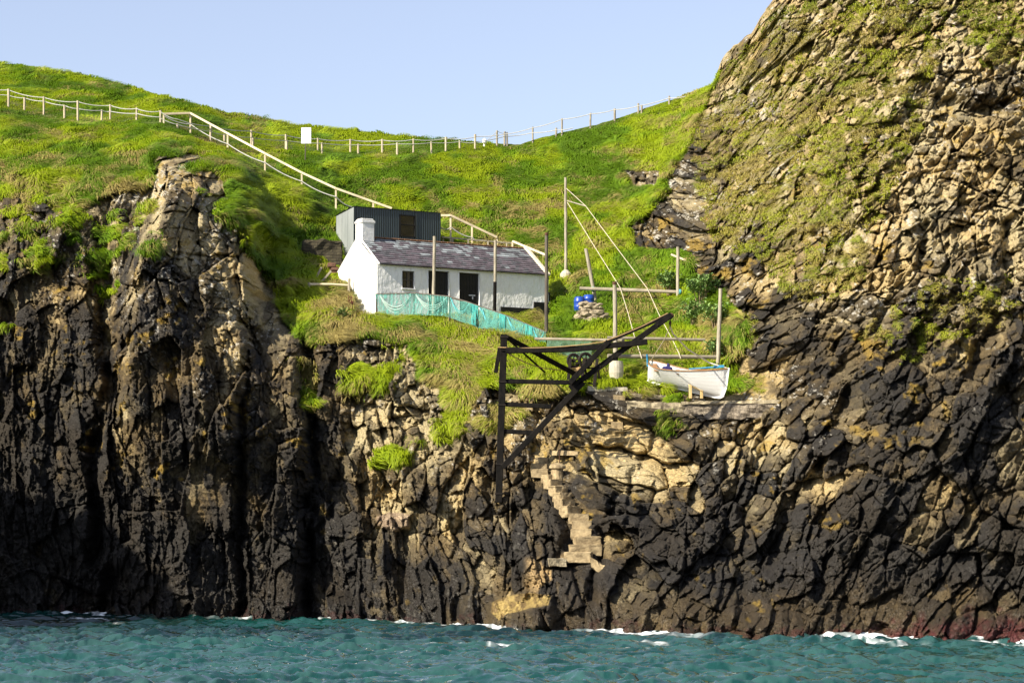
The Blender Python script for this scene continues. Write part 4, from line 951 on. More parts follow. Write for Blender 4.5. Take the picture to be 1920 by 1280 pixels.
for u, v1, v2 in ((706, 551, 598), (776, 549, 596), (843, 555, 600), (949, 590, 646)):
    bm = NB(); tube(bm, [P(u, v1, NY(u) + .06), P(u, v2, NY(u) + .06)], .055, 7); part('post', bm, M_WOODD, nf)
curtain(NT, NBt, 'netting', M_NET, nf, lambda u: NY(u) - .08, seed=1)
curtain([(874, 566), (945, 590.5), (1010, 617)], [(876, 605), (935, 632), (1004, 648)], 'netting', M_NET, nf, lambda u: NY(u) - .16, seed=2, nu=40)
for (u1, u2, dv, wv) in ((882, 896, 0, 8), (936, 948, 0, 7), (984, 999, 0, 9)):   # bunched hanging folds
    vt1, vt2 = np.interp(u1, [p[0] for p in NT], [p[1] for p in NT]), np.interp(u2, [p[0] for p in NT], [p[1] for p in NT])
    vb1 = np.interp(u1, [p[0] for p in NBt], [p[1] for p in NBt])
    curtain([(u1, vt1), (u2, vt2)], [(u1 + 2, vb1 - 2), (u2 - 1, vb1 + 3)], 'bunched_net', M_NETD, nf, lambda u: NY(u) - .24, .3, 14, 10, int(u1))
for (u1, v1, u2, v2, dv, k) in ((712, 553, 772, 552, 34, 3), (780, 552, 838, 557, 27, 3), (845, 558, 880, 569, 24, 2), (900, 577, 942, 591, 23, 3), (905, 580, 930, 587, 28, 2), (952, 595, 984, 607, 24, 3), (1000, 615, 1020, 623, 18, 2)):  # hanging swags
    bm = NB()
    for q in range(k):
        dd = dv * (1 - .16 * q)
        pts = [P(u1 + (u2 - u1) * t / 12, v1 + (v2 - v1) * t / 12 + 4 * dd * (t / 12) * (1 - t / 12), NY(u1) - .26 - .02 * q) for t in range(13)]
        tube(bm, pts, .022 + .016 * random.random(), 5)
    part('hanging_swag', bm, noisy('teal_net_cord', (.14, .50, .62), (.10, .40, .37), 9, .9, .2) if u1 > 840 else noisy('pale_net_cord', (.50, .66, .60), (.38, .54, .48), 9, .9, .2), nf)
_su = list(range(1020, 1156, 15)); _sy = [min(gY(u, v) for v in np.arange(640, np.interp(u, [1020, 1060, 1110, 1150], [662, 678, 686, 660]), 4)) - .2 for u in _su]
SY = lambda u: float(np.interp(u, _su, _sy))
n2 = thing('shade_net', 'drab olive netting sheet hung from a thin log behind the derrick winch', 'netting', P(1026, 650, 117.6))
curtain([(1026, 636), (1150, 640)], [(1024, 664), (1060, 680), (1112, 689)], 'netting', M_NETO, n2, lambda u: SY(u), .15, 40, 10, 7)
curtain([(1026, 637), (1145, 640.5)], [(1026, 652), (1060, 664), (1105, 684)], 'netting', M_NETO, n2, lambda u: SY(u) - .08, .15, 40, 10, 8)

# ------------------------------------------------------------------ hill fences and stair rails
def gp(u, v, d=0.0):
    q = ground(u, v); return P(u, v, q.y - d)
def rope_fence(label, posts, ropes, m=M_FENCE, r=.07):
    b0 = gp(posts[0][0], posts[0][2]); f = thing('rope_fence', label, 'fence', b0); tops = []
    for (u, v1, v2) in posts:
        q = ground(u, v2 + 2); a = P(u, v2 + 2, q.y - .15); b_ = P(u + random.uniform(-.4, .4), v1, q.y - .15)
        a = a - Vector((0, 0, .35)); bm = NB(); tube(bm, [a, a.lerp(b_, .5), b_], r * random.uniform(.9, 1.1), 7, wob=.006); part('post', bm, m, f)
    pu = [p[0] for p in posts]; pv = [p[2] for p in posts]
    for pts, sg, rr in ropes:
        bm = NB(); path = []
        for (u1, v1), (u2, v2) in zip(pts[:-1], pts[1:]):
            n_ = max(3, int((u2 - u1) / 7))
            for t in range(n_ + (u2 == pts[-1][0])):
                u = u1 + (u2 - u1) * t / n_; v = v1 + (v2 - v1) * t / n_ + sg * 27 * 4 * (t / n_) * (1 - t / n_)
                y_ = min(ground(u, max(v + q, np.interp(u, SKYL[:, 0], SKYL[:, 1]) + 5)).y for q in (0, 5, 10, 16)); path.append((u, v, y_))
        ys_ = np.array([p[2] for p in path]); k_ = 4
        ys_ = np.array([ys_[max(0, i - k_):i + k_ + 1].min() for i in range(len(ys_))]); ys_ = np.convolve(np.pad(ys_, 4, 'edge'), np.ones(9) / 9, 'valid')
        tube(bm, [P(u, v, y_ - .2) for (u, v, _), y_ in zip(path, ys_)], rr, 5)
        part('rope', bm, M_ROPEF, f)
    return f
LF = [(-60, 158, 186), (16, 167, 197), (46, 183, 204), (82, 181, 213), (121, 197, 220), (146, 189, 224), (191, 206, 224), (207, 196, 222), (256, 202, 223), (301, 207, 228)]
rope_fence('post and rope fence along the grassy path on the upper left hillside', LF, [([(-60, 160), (16, 169), (82, 183), (146, 191), (207, 198), (256, 204), (301, 209)], .12, .028), ([(-60, 170), (16, 179), (46, 184), (82, 190), (121, 198), (146, 204), (191, 207.5), (207, 209), (256, 213), (301, 220)], .06, .028)])
MF = [(333, 232, 238), (395, 235, 262), (421, 252, 262), (471, 244, 271), (474, 258, 274), (536, 252, 278), (538, 263, 279), (596, 259, 281), (604, 268, 287), (657, 261, 284), (672, 270, 286), (717, 261, 285), (745, 268, 287), (775, 260, 285), (809, 266, 285), (836, 257, 281), (862, 264, 277), (891, 252, 277)]
rope_fence('post and rope fence crossing the grass above the shed, middle of the saddle', MF, [([(301, 210), (333, 224), (395, 237), (471, 246), (536, 254), (596, 260.5), (657, 262.5), (717, 263), (775, 262), (836, 260), (891, 257)], .10, .03), ([(301, 222), (333, 234), (395, 247), (421, 253), (471, 258), (536, 264), (604, 269), (672, 272), (745, 270), (809, 268), (862, 266), (891, 268)], .05, .025)])
RF = [(932, 245, 271), (946, 247, 271), (951, 248, 271), (999, 238, 263), (1043, 240, 252), (1054, 222, 250), (1107, 212, 237), (1152.5, 204, 224), (1197, 194, 208), (1203, 197, 207), (1255, 180, 190)]
rope_fence('post and rope fence climbing the ridge against the sky toward the right cliff', RF, [([(891, 256), (946, 252), (999, 240), (1054, 224), (1107, 214), (1152.5, 206), (1197, 199), (1255, 184), (1285, 181)], .06, .03), ([(891, 266), (946, 256), (999, 249), (1043, 244), (1075, 240)], .06, .03), ([(915, 262), (932, 246), (946, 251)], .03, .02)], m=noisy('grey_fence_post', (.34, .30, .23), (.22, .19, .14), 3, .85, .4, 16))
q = gp(908, 276); bm = NB(); tube(bm, [P(908, 279, q.y - .2), P(908, 268, q.y - .2)], .09, 8, .06); lathe(bm, [(.05, 0), (.16, .08), (.17, .22), (.10, .36), (.02, .40)], P(908.5, 270, q.y - .25), 10); o = part('marker_stub', bm, noisy('white_plastic', (.75, .75, .72), (.6, .6, .58), 5), None, off=q); tag(o, 'small white wrapped stub beside the fence gap in the saddle', 'marker')
def stair_rail(label, top, posts, low, m=M_RAIL):
    b0 = gp(posts[0][0], posts[0][2]); f = thing('stair_rail', label, 'railing', b0)
    yy = {}
    us_ = [p[0] for p in posts]; ys_ = [ground(p[0], p[2] + 2).y - .2 for p in posts]
    yf_ = lambda u: float(np.interp(u, us_, ys_)) if u <= us_[-1] else ys_[-1] - (u - us_[-1]) * .03
    for (p1, p2) in zip(top[:-1], top[1:]):
        bm = NB(); beam(bm, P(*p1, yf_(p1[0])), P(*p2, yf_(p2[0])), .10, .13); part('top_rail', bm, m, f)
    for (u, v1, v2), y_ in zip(posts, ys_):
        a = P(u, v2 + 2, y_ + .08) - Vector((0, 0, .3)); bm = NB(); beam(bm, a, P(u, v1 + 1, y_ + .08), .10, .11); part('post', bm, m, f)
    if low:
        bm = NB()
        for (p1, p2) in zip(low[:-1], low[1:]): tube(bm, sag(P(*p1, yf_(p1[0]) - .06), P(*p2, yf_(p2[0]) - .06), .12, 6), .032, 6)
        part('hand_rope', bm, M_ROPEF, f)
    return f, yf_
stair_rail('long pale stair rail sloping down the hillside from the left fence to the shed', [(306, 214), (357, 212.5), (427, 250.5), (497, 288), (566, 324), (630, 353.5), (735, 391)], [(307, 215, 229), (357, 213, 248), (427, 250, 276), (497, 288, 319), (566, 324, 344), (630, 353, 392), (700, 378, 400)], [(310, 219), (357, 233), (427, 270), (497, 305), (566, 340), (630, 369), (660, 388)])
stair_rail('short pale stair rail stepping down from the right side of the dark shed', [(827, 404), (845, 404), (932, 445)], [(845, 404, 459), (885, 424, 462), (932, 445, 475)], [(827, 427), (846, 426), (885, 445), (918, 461)])
f3, yf3 = stair_rail('lowest pale stair rail ending at the right gable of the cottage roof', [(961, 452.5), (1023, 478)], [(961, 453, 472), (1019, 476, 500)], None)
yb = ground(880, 440).y - .9
bm = NB(); beam(bm, P(828, 444.5, 141.6), P(962, 456.5, 143), .07, .09)
for u in (831, 849, 878, 915, 950): beam(bm, P(u, 445 + (u - 828) * .09, 141.8), P(u, 462, 141.8), .07, .08)
o = part('plank_rail', bm, M_WOODG, None, off=P(828, 444.5, 141.6)); tag(o, 'low weathered plank rail running just above the cottage ridge', 'railing')
ys_ = ground(571, 305).y - .3
sg = thing('notice_board', 'blank white notice board on a thin post in the hillside grass', 'sign', P(571, 306, ys_))
bm = NB(); c = P(575, 254.5, ys_); beam(bm, P(574.2, 239.5, ys_), P(574.2, 269.5, ys_ + .02), .04, .64, (0, 1, 0), .01); part('panel', bm, M_SIGN, sg)
bm = NB(); tube(bm, [P(574, 238, ys_ + .06), P(572, 308, ys_ + .06)], .035, 6); part('post', bm, M_WOODD, sg)

# ------------------------------------------------------------------ things on the terrace
yb1 = gY(1086, 585) - .6
for u, v, dy, hh, lb in ((1086.5, 572, 0, .84, 'blue plastic drum on the grass behind the rubble pier, left and nearer of two'), (1104, 567, .5, .80, 'blue plastic drum half hidden behind the rubble pier, right of two')):
    bm = NB(); c = P(u, v + 13, yb1 + dy); lathe(bm, [(.24, 0), (.285, .05), (.30, .25), (.315, .28), (.30, .31), (.30, .55), (.315, .58), (.30, .61), (.28, .78), (.22, hh)], c, 20)
    o = part('plastic_drum', bm, M_BARREL, None, off=c, smooth=True); tag(o, lb, 'barrel')
yc = gY(1031, 590) - .5; bm = NB(); c = P(1031, 588, yc); lathe(bm, [(.30, -.1), (.36, .2), (.39, .45), (.38, .70), (.33, .95), (.28, .97), (.27, .90)], c, 18); o = part('old_cask', bm, M_OAK, None, off=c, smooth=True); tag(o, 'weathered dark wooden cask standing at the right corner of the cottage', 'cask')
yh = gY(1108, 612) - .45
bm = NB()
for z in range(9):
    w_ = np.interp(z, [0, 4, 8], [31, 25, 17]); v = 610 - z * 5.0
    n_ = 7 if z < 6 else 5
    for k in range(n_):
        u = 1108 + (k / (n_ - 1) - .5) * 2 * w_ * .92 + random.uniform(-2, 2)
        stone(bm, P(u, v + random.uniform(-2, 2), yh + random.uniform(-.05, .2) + .25 * abs(k - n_ / 2) / n_), random.uniform(.12, .24), (random.uniform(1.1, 1.7), .9, random.uniform(.55, .85)), 1, .45, Matrix.Rotation(random.uniform(-.3, .3), 4, 'Y'))
bmesh.ops.create_icosphere(bm, subdivisions=2, radius=.62, matrix=Matrix.Translation(P(1108, 592, yh + .45)) @ Matrix.Diagonal((1.1, .7, 1.1, 1)))
o = part('rubble_pier', bm, M_STONE, None, off=P(1108, 614, yh)); tag(o, 'squat pier of lichened rubble stones on the green terrace', 'stone pier')
yq = gY(980, 588) - .3
bm = NB()
for k in range(5):
    u = 952 + k * 14; box(bm, P(u + 4, 588.5 - k * 1.6, yq + k * .25), (.44, .5, .26), .25 + random.uniform(-.1, .1), .03, .03)
o = part('stone_ledge', bm, M_CONC, None, off=P(952, 590, yq)); tag(o, 'low row of pale stone blocks along the tarred foot of the cottage', 'stone kerb')
ysx = gY(1095, 545) - .4
bm = NB()
for k in range(4): beam(bm, P(1081 + k * 3, 547 - k * 6, ysx + k * .35), P(1112 + k * 2, 549 - k * 6, ysx + .2 + k * .35), .3, .10)
o = part('garden_steps', bm, M_WOODD, None, off=P(1081, 548, ysx)); tag(o, 'dark timber garden steps climbing beside the leaning pole', 'steps')

# ------------------------------------------------------------------ derrick
yD = gY(936, 940) - .35; yT = yD - .2
der = thing('derrick', 'black tarred timber derrick with ladder rungs and a long raking boom over the sea', 'derrick', P(935, 938, yD))
def tim(name, u1, v1, u2, v2, wd, ht, dy=0., dy2=None, off=.0):
    bm = NB(); beam(bm, P(u1, v1, yD + dy), P(u2, v2, yD + (dy if dy2 is None else dy2)), wd, ht, bev=.02); return part(name, bm, M_TIMB, der)
mast = tim('mast', 935, 942, 945, 627, .30, .31)
for v in (632, 652, 716, 759, 870, 925):
    u = 935 + (942 - v) / 315 * 10; bm = NB(); box(bm, P(u, v, yD), (.36, .36, .06)); part('iron_band', bm, M_IRON, mast)
tim('mast_brace', 937, 652, 929.5, 699, .16, .18, .35)
tim('tie_beam', 948, 657, 1080, 654, .18, .27, -.26); tim('tie_beam', 1076, 654.5, 1214, 641, .18, .25, -.26, -.5)
for k, dy in enumerate((-.22, .26)):
    tim('boom', 1068, 728, 1259.5, 590, .15, .25, dy)
    tim('strut', 942, 876, 1094, 716, .15, .25, dy)
tim('upper_strut', 1068, 718, 1141, 640, .17, .24, -.44); tim('jib', 1138, 641, 1257, 589.5, .16, .16, .02)
for (u1, v1, u2, v2) in ((948, 714.5, 1075, 717), (947, 757.5, 1034, 762), (944, 808, 1003, 811.5)): tim('rung', u1, v1, u2, v2, .15, .20, .02)
tim('back_stay', 950, 632, 1082, 703, .16, .22, .3, 5.0); tim('back_stay', 953, 636, 1022, 698, .07, .09, .3, 6.0); tim('back_stay', 1010, 803, 1000, 805, .07, .09, .3, .5)
for t in (.04, .30, .42, .56, .68, .86): 
    q = P(1068 + 191.5 * t, 728 - 138 * t, yD - .31); bm = NB(); lathe(bm, [(.035, 0), (.035, .03)], q, 8, Matrix.Rotation(math.pi / 2, 3, 'X')); part('bolt', bm, M_IRON, der)
for u, v in ((1123, 646), (1133, 644), (1195, 641), (1203, 640)): bm = NB(); lathe(bm, [(.035, 0), (.035, .03)], P(u, v, yD - .5), 8, Matrix.Rotation(math.pi / 2, 3, 'X')); part('bolt', bm, M_IRON, der)
bm = NB(); lathe(bm, [(.05, -.12), (.13, -.10), (.13, .10), (.05, .12)], P(1258, 592, yD), 12, Matrix.Rotation(math.pi / 2, 3, 'X')); tube(bm, [P(1257, 594, yD), P(1256.5, 613, yD)], .025, 6); stone(bm, P(1256.5, 606, yD), .07, (1, 1, 1.5), 1, .1); part('hook_block', bm, M_RUST, der)
bm = NB(); tube(bm, sag(P(933, 651, yD - .3), P(1130, 641, yD - .42), .12, 8) + [P(1165, 628, yD - .42), P(1205, 611, yD - .35), P(1252, 587, yD - .1)], .026, 6); o = part('hoisting_rope', bm, M_ROPET, None, off=P(933, 651, yD)); tag(o, 'tan rope running along the top beam and boom of the black derrick', 'rope')
# winch
yW = gY(1090, 716) - .75
wn_ = thing('winch', 'black iron hand winch with two wheels and a rope drum behind the derrick', 'winch', P(1090, 716, yW))
def ring(bm, c, R_, r_, n=24, m=6):
    g = []
    for i in range(n):
        a = 2 * math.pi * i / n; row = []
        for j in range(m):
            b = 2 * math.pi * j / m; q = Vector(((R_ + r_ * math.cos(b)) * math.cos(a), r_ * math.sin(b), (R_ + r_ * math.cos(b)) * math.sin(a))); row.append(bm.verts.new(Vector(c) + Matrix.Rotation(.35, 3, 'Z') @ q))
        g.append(row)
    for i in range(n):
        for j in range(m): bm.faces.new((g[i][j], g[(i + 1) % n][j], g[(i + 1) % n][(j + 1) % m], g[i][(j + 1) % m]))
for (u, v, R_) in ((1075.5, 676, .29), (1098, 675, .31)):
    bm = NB(); c = P(u, v, yW - .1); ring(bm, c, R_, .075); lathe(bm, [(.11, -.05), (.11, .05)], c, 12, Matrix.Rotation(math.pi / 2, 3, 'X'))
    for a_ in (.4, 1.45, 2.5): q_ = Vector((R_ * math.cos(a_), 0, R_ * math.sin(a_))); tube(bm, [c - q_, c + q_], .03, 5)
    part('wheel', bm, M_IRON, wn_)
for u in (1068, 1094, 1118):
    bm = NB(); beam(bm, P(u - 4, 724, yW - .3), P(u + 2, 672, yW - .2), .10, .15); beam(bm, P(u + 8, 722, yW + .4), P(u + 3, 688, yW + .1), .08, .10); part('side_frame', bm, M_IRON, wn_)
bm = NB(); a, b_ = P(1070, 690, yW), P(1116, 690, yW + .3); tube(bm, [a, b_], .04, 8); tube(bm, [P(1066, 682, yW - .2), P(1104, 681, yW - .1)], .03, 6); tube(bm, [P(1080, 664, yW), P(1100, 663, yW)], .02, 6); part('axle', bm, M_IRON, wn_)
bm = NB(); a, b_ = P(1076, 694, yW + .02), P(1091, 694, yW + .12); tube(bm, [a.lerp(b_, k / 6) for k in range(7)], .21, 14, wob=.01); part('rope_drum', bm, M_ROPET, wn_)
bm = NB(); beam(bm, P(1064, 720, yW), P(1122, 720, yW + .3), .6, .12); part('base_beam', bm, M_TIMB, wn_)
bm = NB(); tube(bm, sag(P(1078, 690, yW - .15), P(948, 659, yD + .1), .35, 10), .022, 6); o = part('winch_rope', bm, M_ROPET, None, off=P(1078, 690, yW)); tag(o, 'slack tan rope from the winch drum to the head of the derrick mast', 'rope')

# ------------------------------------------------------------------ ropes from the tall pole
def rope(pts, r, label, m=M_ROPE, name='rope'):
    bm = NB(); tube(bm, [P(*p) for p in pts], r, 6); o = part(name, bm, m, None, off=P(*pts[0])); return tag(o, label, 'rope')
rope([(1061.5, 353, ypt - .1), (1098, 386, ypt - 1.25), (1156, 464, 132.8), (1213.8, 541, ylp * .4 + yrp * .6 - .36), (1236, 590, 124), (1262, 639, 119), (1274, 664, 116), (1276, 672, 115.85)], .019, 'pale rope from the spar tip over both logs, right of two')
rope([(1063.7, 379.5, ypt - .1), (1112, 458, 134), (1163, 539.5, ylp * .65 + yrp * .35 - .36), (1178, 588, 123), (1190, 632, 118), (1201, 664, 115.4), (1203, 672, 115.3)], .019, 'pale rope from below the spar over both logs, left of two')
yB = 113.9
rope([(1256.5, 612, yD), (1262, 626, yD + .9), (1290, 655, yD + 3), (1330, 680, yD + 5), (1362, 690, yB - .75)], .035, 'thick pale rope from derrick hook to the bow of the white boat', noisy('white_rope', (.85, .82, .74), (.75, .70, .60), 12, .9, .2))
rope([(1256, 613, yD + .02), (1245, 638, yD + 2), (1232, 658, yD + 4), (1221, 675, yB + .7)], .02, 'thin pale rope from the derrick hook down to the stern of the white boat')

# ------------------------------------------------------------------ boat
bt = thing('rowing_boat', 'white clinker rowing boat with a varnished rail propped on the concrete quay', 'boat', P(1295, 735, yB))
NS = 28
near = np.array([(1215.5, 682), (1222, 686.5), (1231.6, 690.4), (1250, 693.3), (1271.7, 694.9), (1295, 695.2), (1317.5, 694.6), (1342, 693.3), (1364.5, 691.3)], float)
farr = np.array([(1215.5, 679), (1219, 675.6), (1228, 676.8), (1250, 682), (1271, 688), (1290, 692), (1320, 693.3), (1342, 692.4), (1364.5, 690.6)], float)
keel = np.array([(1214, 713), (1228, 717), (1250, 722.5), (1271, 727), (1295, 732.5), (1317, 737.8), (1336, 742), (1350, 744), (1356, 741)], float)
stemk = None
tq = np.linspace(0, 1, len(near)); ts = np.linspace(0, 1, NS)
ip = lambda A, t: (float(np.interp(t, tq, A[:, 0])), float(np.interp(t, tq, A[:, 1])))
def breadth(t): return .80 * max(0.0, math.sin(math.pi * min(1, (t * .93 + .07)))) ** .62 * (1 if t < .97 else .6) * (1.0 if t > .02 else .55)
YC = lambda t: yB + 1.1 - 2.3 * t
def boat_section(t, ns=14):
    b = breadth(t) if t < .995 else .02
    nu_, nv_ = ip(near, t); fu_, fv_ = ip(farr, t); ku, kv = ip(keel, t)
    N_, F_, K = P(nu_, nv_, YC(t) - b), P(fu_, fv_, YC(t) + b), P(ku, kv, YC(t))
    full = .20 + 1.2 * abs(t - .55) ** 1.6 * 1.6; out = []
    for k in range(ns + 1):
        s_ = k / ns; q = K.lerp(N_, s_); yo = b * s_ ** full; q.y = YC(t) - yo; out.append(q)
    out2 = []
    for k in range(1, ns + 1):
        s_ = k / ns; q = K.lerp(F_, s_); q.y = YC(t) + b * s_ ** full; out2.append(q)
    return out[::-1] + out2
def hullbm(secs):
    bm = NB(); g = [[bm.verts.new(p) for p in s_] for s_ in secs]
    for A, B in zip(g[:-1], g[1:]):
        for i in range(len(A) - 1): bm.faces.new((A[i], A[i + 1], B[i + 1], B[i]))
    return bm, g
secs = [boat_section(t) for t in ts]
# clinker strakes: small outward steps
for s_ in secs:
    n_ = (len(s_) - 1) // 2
    for k in range(len(s_)):
        d_ = abs(k - n_); 
        if d_ % 2 == 0 and 0 < d_ < n_: s_[k] = s_[k] + Vector((0, -.004 if k < n_ else .004, 0))
bm, g = hullbm(secs); bm.faces.new(g[0]); 
bmesh.ops.solidify(bm, geom=bm.faces[:], thickness=.03)
hull = part('hull', bm, M_BOAT, bt)
bm = NB(); pts = [P(*ip(keel, t), YC(t)) - Vector((0, 0, .03)) for t in ts]; 
for a, b_ in zip(pts[:-1], pts[1:]): beam(bm, a, b_ + (b_ - a) * .1, .07, .10, bev=0)
beam(bm, P(1355, 743, YC(1)), P(1361, 727, YC(1)), .07, .09, bev=0); beam(bm, P(1361, 728, YC(1)), P(1366, 689.5, YC(1)), .08, .09, bev=0); part('keel', bm, M_BOAT, bt)
bm = NB()
for A in (near, farr):
    sgn = -1 if A is near else 1
    tube(bm, [P(*ip(A, t), YC(t) + sgn * (breadth(t) + .012 if t < .995 else .02)) for t in ts], .027, 6)
tube(bm, [P(*ip(near, 0), YC(0) - breadth(0)), P(*ip(farr, 0), YC(0) + breadth(0))], .034, 6); part('gunwale', bm, M_VARN, bt)
bm = NB()
for t in (.24, .5, .76):
    a, b_ = P(*ip(near, t), YC(t) - breadth(t) * .92), P(*ip(farr, t), YC(t) + breadth(t) * .92); dn = Vector((0, 0, -.14)); beam(bm, a + dn, b_ + dn, .20, .03, (1, 0, 0), 0)
part('thwarts', bm, M_VARN, bt)
bm = NB(); tube(bm, [P(1213, 664, YC(0)), P(1214.5, 687, YC(0))], .045, 6); part('rudder_post', bm, M_BLUEO, bt)
bm = NB(); tube(bm, [P(1292, 691.5, YC(.5)), P(1356, 687, YC(.9))], .035, 6); beam(bm, P(1338, 688, YC(.8)), P(1358, 686.2, YC(.92)), .03, .12, bev=.01); o = part('oar', bm, M_BLUEO, None, off=P(1292, 691, yB)); tag(o, 'blue painted oar lying along the rail of the white boat', 'oar')
bm = NB(); stone(bm, P(1251, 690, YC(.25) - .2), .20, (1.3, .8, .6), 3, .6); stone(bm, P(1253, 686, YC(.25) - .1), .10, (.8, .8, 1.2), 2, .5); o = part('cloth_bundle', bm, M_CLOTH, None, off=P(1251, 690, yB), smooth=True); tag(o, 'crumpled navy cloth lying inside the white boat', 'cloth')
yS = yB - .85
st = thing('boat_chock', 'yellow timber chock propping the near side of the white boat', 'prop', P(1305, 746, yS))
for (u, v1, v2) in ((1294.5, 722, 747), (1315.5, 732, 747)):
    bm = NB(); beam(bm, P(u, v1, yS), P(u, v2, yS), .13, .14); part('leg', bm, M_WOODY, st)
bm = NB(); beam(bm, P(1291, 721.5, yS + .1), P(1319, 733, yS + .1), .10, .08); part('cross_bar', bm, M_WOODY, st)

# ------------------------------------------------------------------ quay and stairs
def slab(u1, v1, u2, v2, hpx, Y1, Y2, dep, name, m, label, cat, amp=.07, seed=0):
    a, b_ = P(u1, v1, Y1), P(u2, v2, Y2); h = hpx * Y1 / F; bm = NB()
    d = (b_ - a); n = Vector((-d.y, d.x, 0)).normalized(); nu_, nd, nh = max(4, int(d.length / .14)), max(2, int(dep / .25)), max(2, int(h / .12))
    def pt(i, j, k): return a + d * (i / nu_) + n * dep * (j / nd) - Vector((0, 0, h * k / nh))
    vm = {}
    def gv_(i, j, k):
        if (i, j, k) not in vm: vm[i, j, k] = bm.verts.new(pt(i, j, k))
        return vm[i, j, k]
    for i in range(nu_):
        for k in range(nh): bm.faces.new((gv_(i, 0, k), gv_(i + 1, 0, k), gv_(i + 1, 0, k + 1), gv_(i, 0, k + 1)))
        for j in range(nd): bm.faces.new((gv_(i, j, 0), gv_(i + 1, j, 0), gv_(i + 1, j + 1, 0), gv_(i, j + 1, 0))); bm.faces.new((gv_(i, j, nh), gv_(i + 1, j, nh), gv_(i + 1, j + 1, nh), gv_(i, j + 1, nh)))
    for k in range(nh):
        for j in range(nd):
            for i in (0, nu_): bm.faces.new((gv_(i, j, k), gv_(i, j + 1, k), gv_(i, j + 1, k + 1), gv_(i, j, k + 1)))
    bmesh.ops.recalc_face_normals(bm, faces=bm.faces); roughen(bm, amp, 2.3, seed); roughen(bm, amp * .5, 6, seed + 1)
    o = part(name, bm, m, None, off=a); return tag(o, label, cat)
slab(1281, 756, 1458, 753, 30, 111.2, 109.9, 3.2, 'concrete_quay', M_CONCD, 'rough pebbly concrete quay wall under the bow of the white boat', 'quay', .17, 11)
slab(1278, 753, 1462, 750, 5, 111.1, 109.8, 3.0, 'quay_coping', M_CONC, 'thin pale concrete capping along the top of the quay wall', 'coping', .11, 12)
slab(1176, 752, 1284, 757, 17, gY(1185, 760) - .3, 111.2, 1.8, 'concrete_apron', M_CONC, 'pale crumbling concrete apron left of the quay wall below the boat', 'concrete apron', .13, 13)
slab(1102, 723, 1176, 726, 11, gY(1110, 730) - .3, gY(1170, 730) - .3, 1.6, 'concrete_slab', M_CONCS, 'grey concrete slab under the winch and the derrick boom', 'slab', .05, 14)
slab(1176, 738, 1262, 742, 7, gY(1185, 742) - .3, gY(1255, 744) - .2, 1.4, 'stone_slab', M_CONC, 'flat pale stone slab below the stern of the white boat', 'slab', .08, 15)
STEPS = [(1004, 1028, 858, 869, 0), (995, 1025, 869, 879, 0), (995, 1027, 879, 890, 0), (1017, 1049, 890, 899, .62), (1023, 1052, 899, 911, .62), (1032, 1063, 911, 924, .62), (1040, 1070, 924, 936, .62), (1042, 1075, 936, 949, .62), (1053, 1088, 949, 963, .62), (1067, 1103, 963, 976, .15), (1073, 1110, 976, 992, 0), (1070, 1110, 992, 1006, -.1), (1074, 1124, 1006, 1021, .2), (1067, 1127, 1021, 1035, .15), (1060, 1111, 1035, 1048, -.2)]
STY = [min(gY(u1 + 4, v2), gY(u2 - 4, v2), gY((u1 + u2) / 2, v1)) - .35 for (u1, u2, v1, v2, _) in STEPS]
STY = np.polyval(np.polyfit(range(len(STEPS)), STY, 2), range(len(STEPS))) - .15
st = thing('stone_staircase', 'steep pale concrete staircase descending the rock face toward the water', 'staircase', P(1085, 1048, STY[-1]))
for k, ((u1, u2, v1, v2, rz), y_) in enumerate(zip(STEPS, STY)):
    a = P((u1 + u2) / 2 + random.uniform(-1.5, 1.5), (v1 + v2) / 2 + 3, y_ + .55); bm = NB()
    wd_ = (u2 - u1) * y_ / F; hh = (v2 - v1 + 7) * y_ / F
    box(bm, a, (wd_ * (.97 if rz > .3 else 1), .58, hh), rz, .025, .02); bmesh.ops.subdivide_edges(bm, edges=[e for e in bm.edges if e.calc_length() > .25], cuts=4, use_grid_fill=True); roughen(bm, .04, 3.5, k)
    box(bm, a + Vector((0, 0, hh / 2 - .035)), (wd_ * (.97 if rz > .3 else 1) + .012, .595, .05), rz, .016, .012)
    part('step', bm, M_STEP, st)
slab(1031, 844, 1083, 846, 8, gY(1040, 850) - .3, gY(1075, 850) - .3, .9, 'landing_ledge', M_STEP, 'narrow concrete ledge above the head of the main staircase', 'ledge', .04, 21)
slab(1030, 1049, 1062, 1048, 13, STY[-1] - .2, STY[-1] - .2, 1.0, 'landing_slab', M_CONC, 'broken pale landing slab left of the foot of the staircase', 'slab', .14, 22)
slab(1108, 1046, 1152, 1070, 17, STY[-1] - .1, STY[-1] - .3, 1.0, 'landing_slab', M_STEP, 'tilted broken landing slab right of the foot of the staircase', 'slab', .14, 23)
for (u1, u2, v1, v2, yy), lb in (((1150, 1172, 740, 750, gY(1161, 745) - .3), 'topmost single rock step under the winch slab'), ((1146, 1168, 790, 803, gY(1157, 796) - .3), 'middle of the small rock steps below the winch slab'), ((1134, 1170, 830, 845, gY(1152, 838) - .3), 'lowest of the small rock steps right of the stair head')):
    slab(u1, v1, u2, v1 + 1, v2 - v1, yy, yy, .9, 'rock_step', M_STEP, lb, 'step', .04, int(u1))
bo = thing('bollard', 'mushroom-topped concrete bollard with a rusty iron pin on the staircase', 'bollard', P(1044, 892, STY[3] + .5))
bm = NB(); lathe(bm, [(.30, -.2), (.28, .1), (.27, .25), (.38, .30), (.37, .40), (.25, .50), (.08, .54)], P(1045, 890, STY[3] + .4), 14); roughen(bm, .025, 4, 5); part('block', bm, M_STEP, bo)
bm = NB(); tube(bm, [P(1049, 871, STY[3] + .4), P(1049, 844, STY[3] + .4)], .02, 6); part('iron_pin', bm, M_RUST, bo)
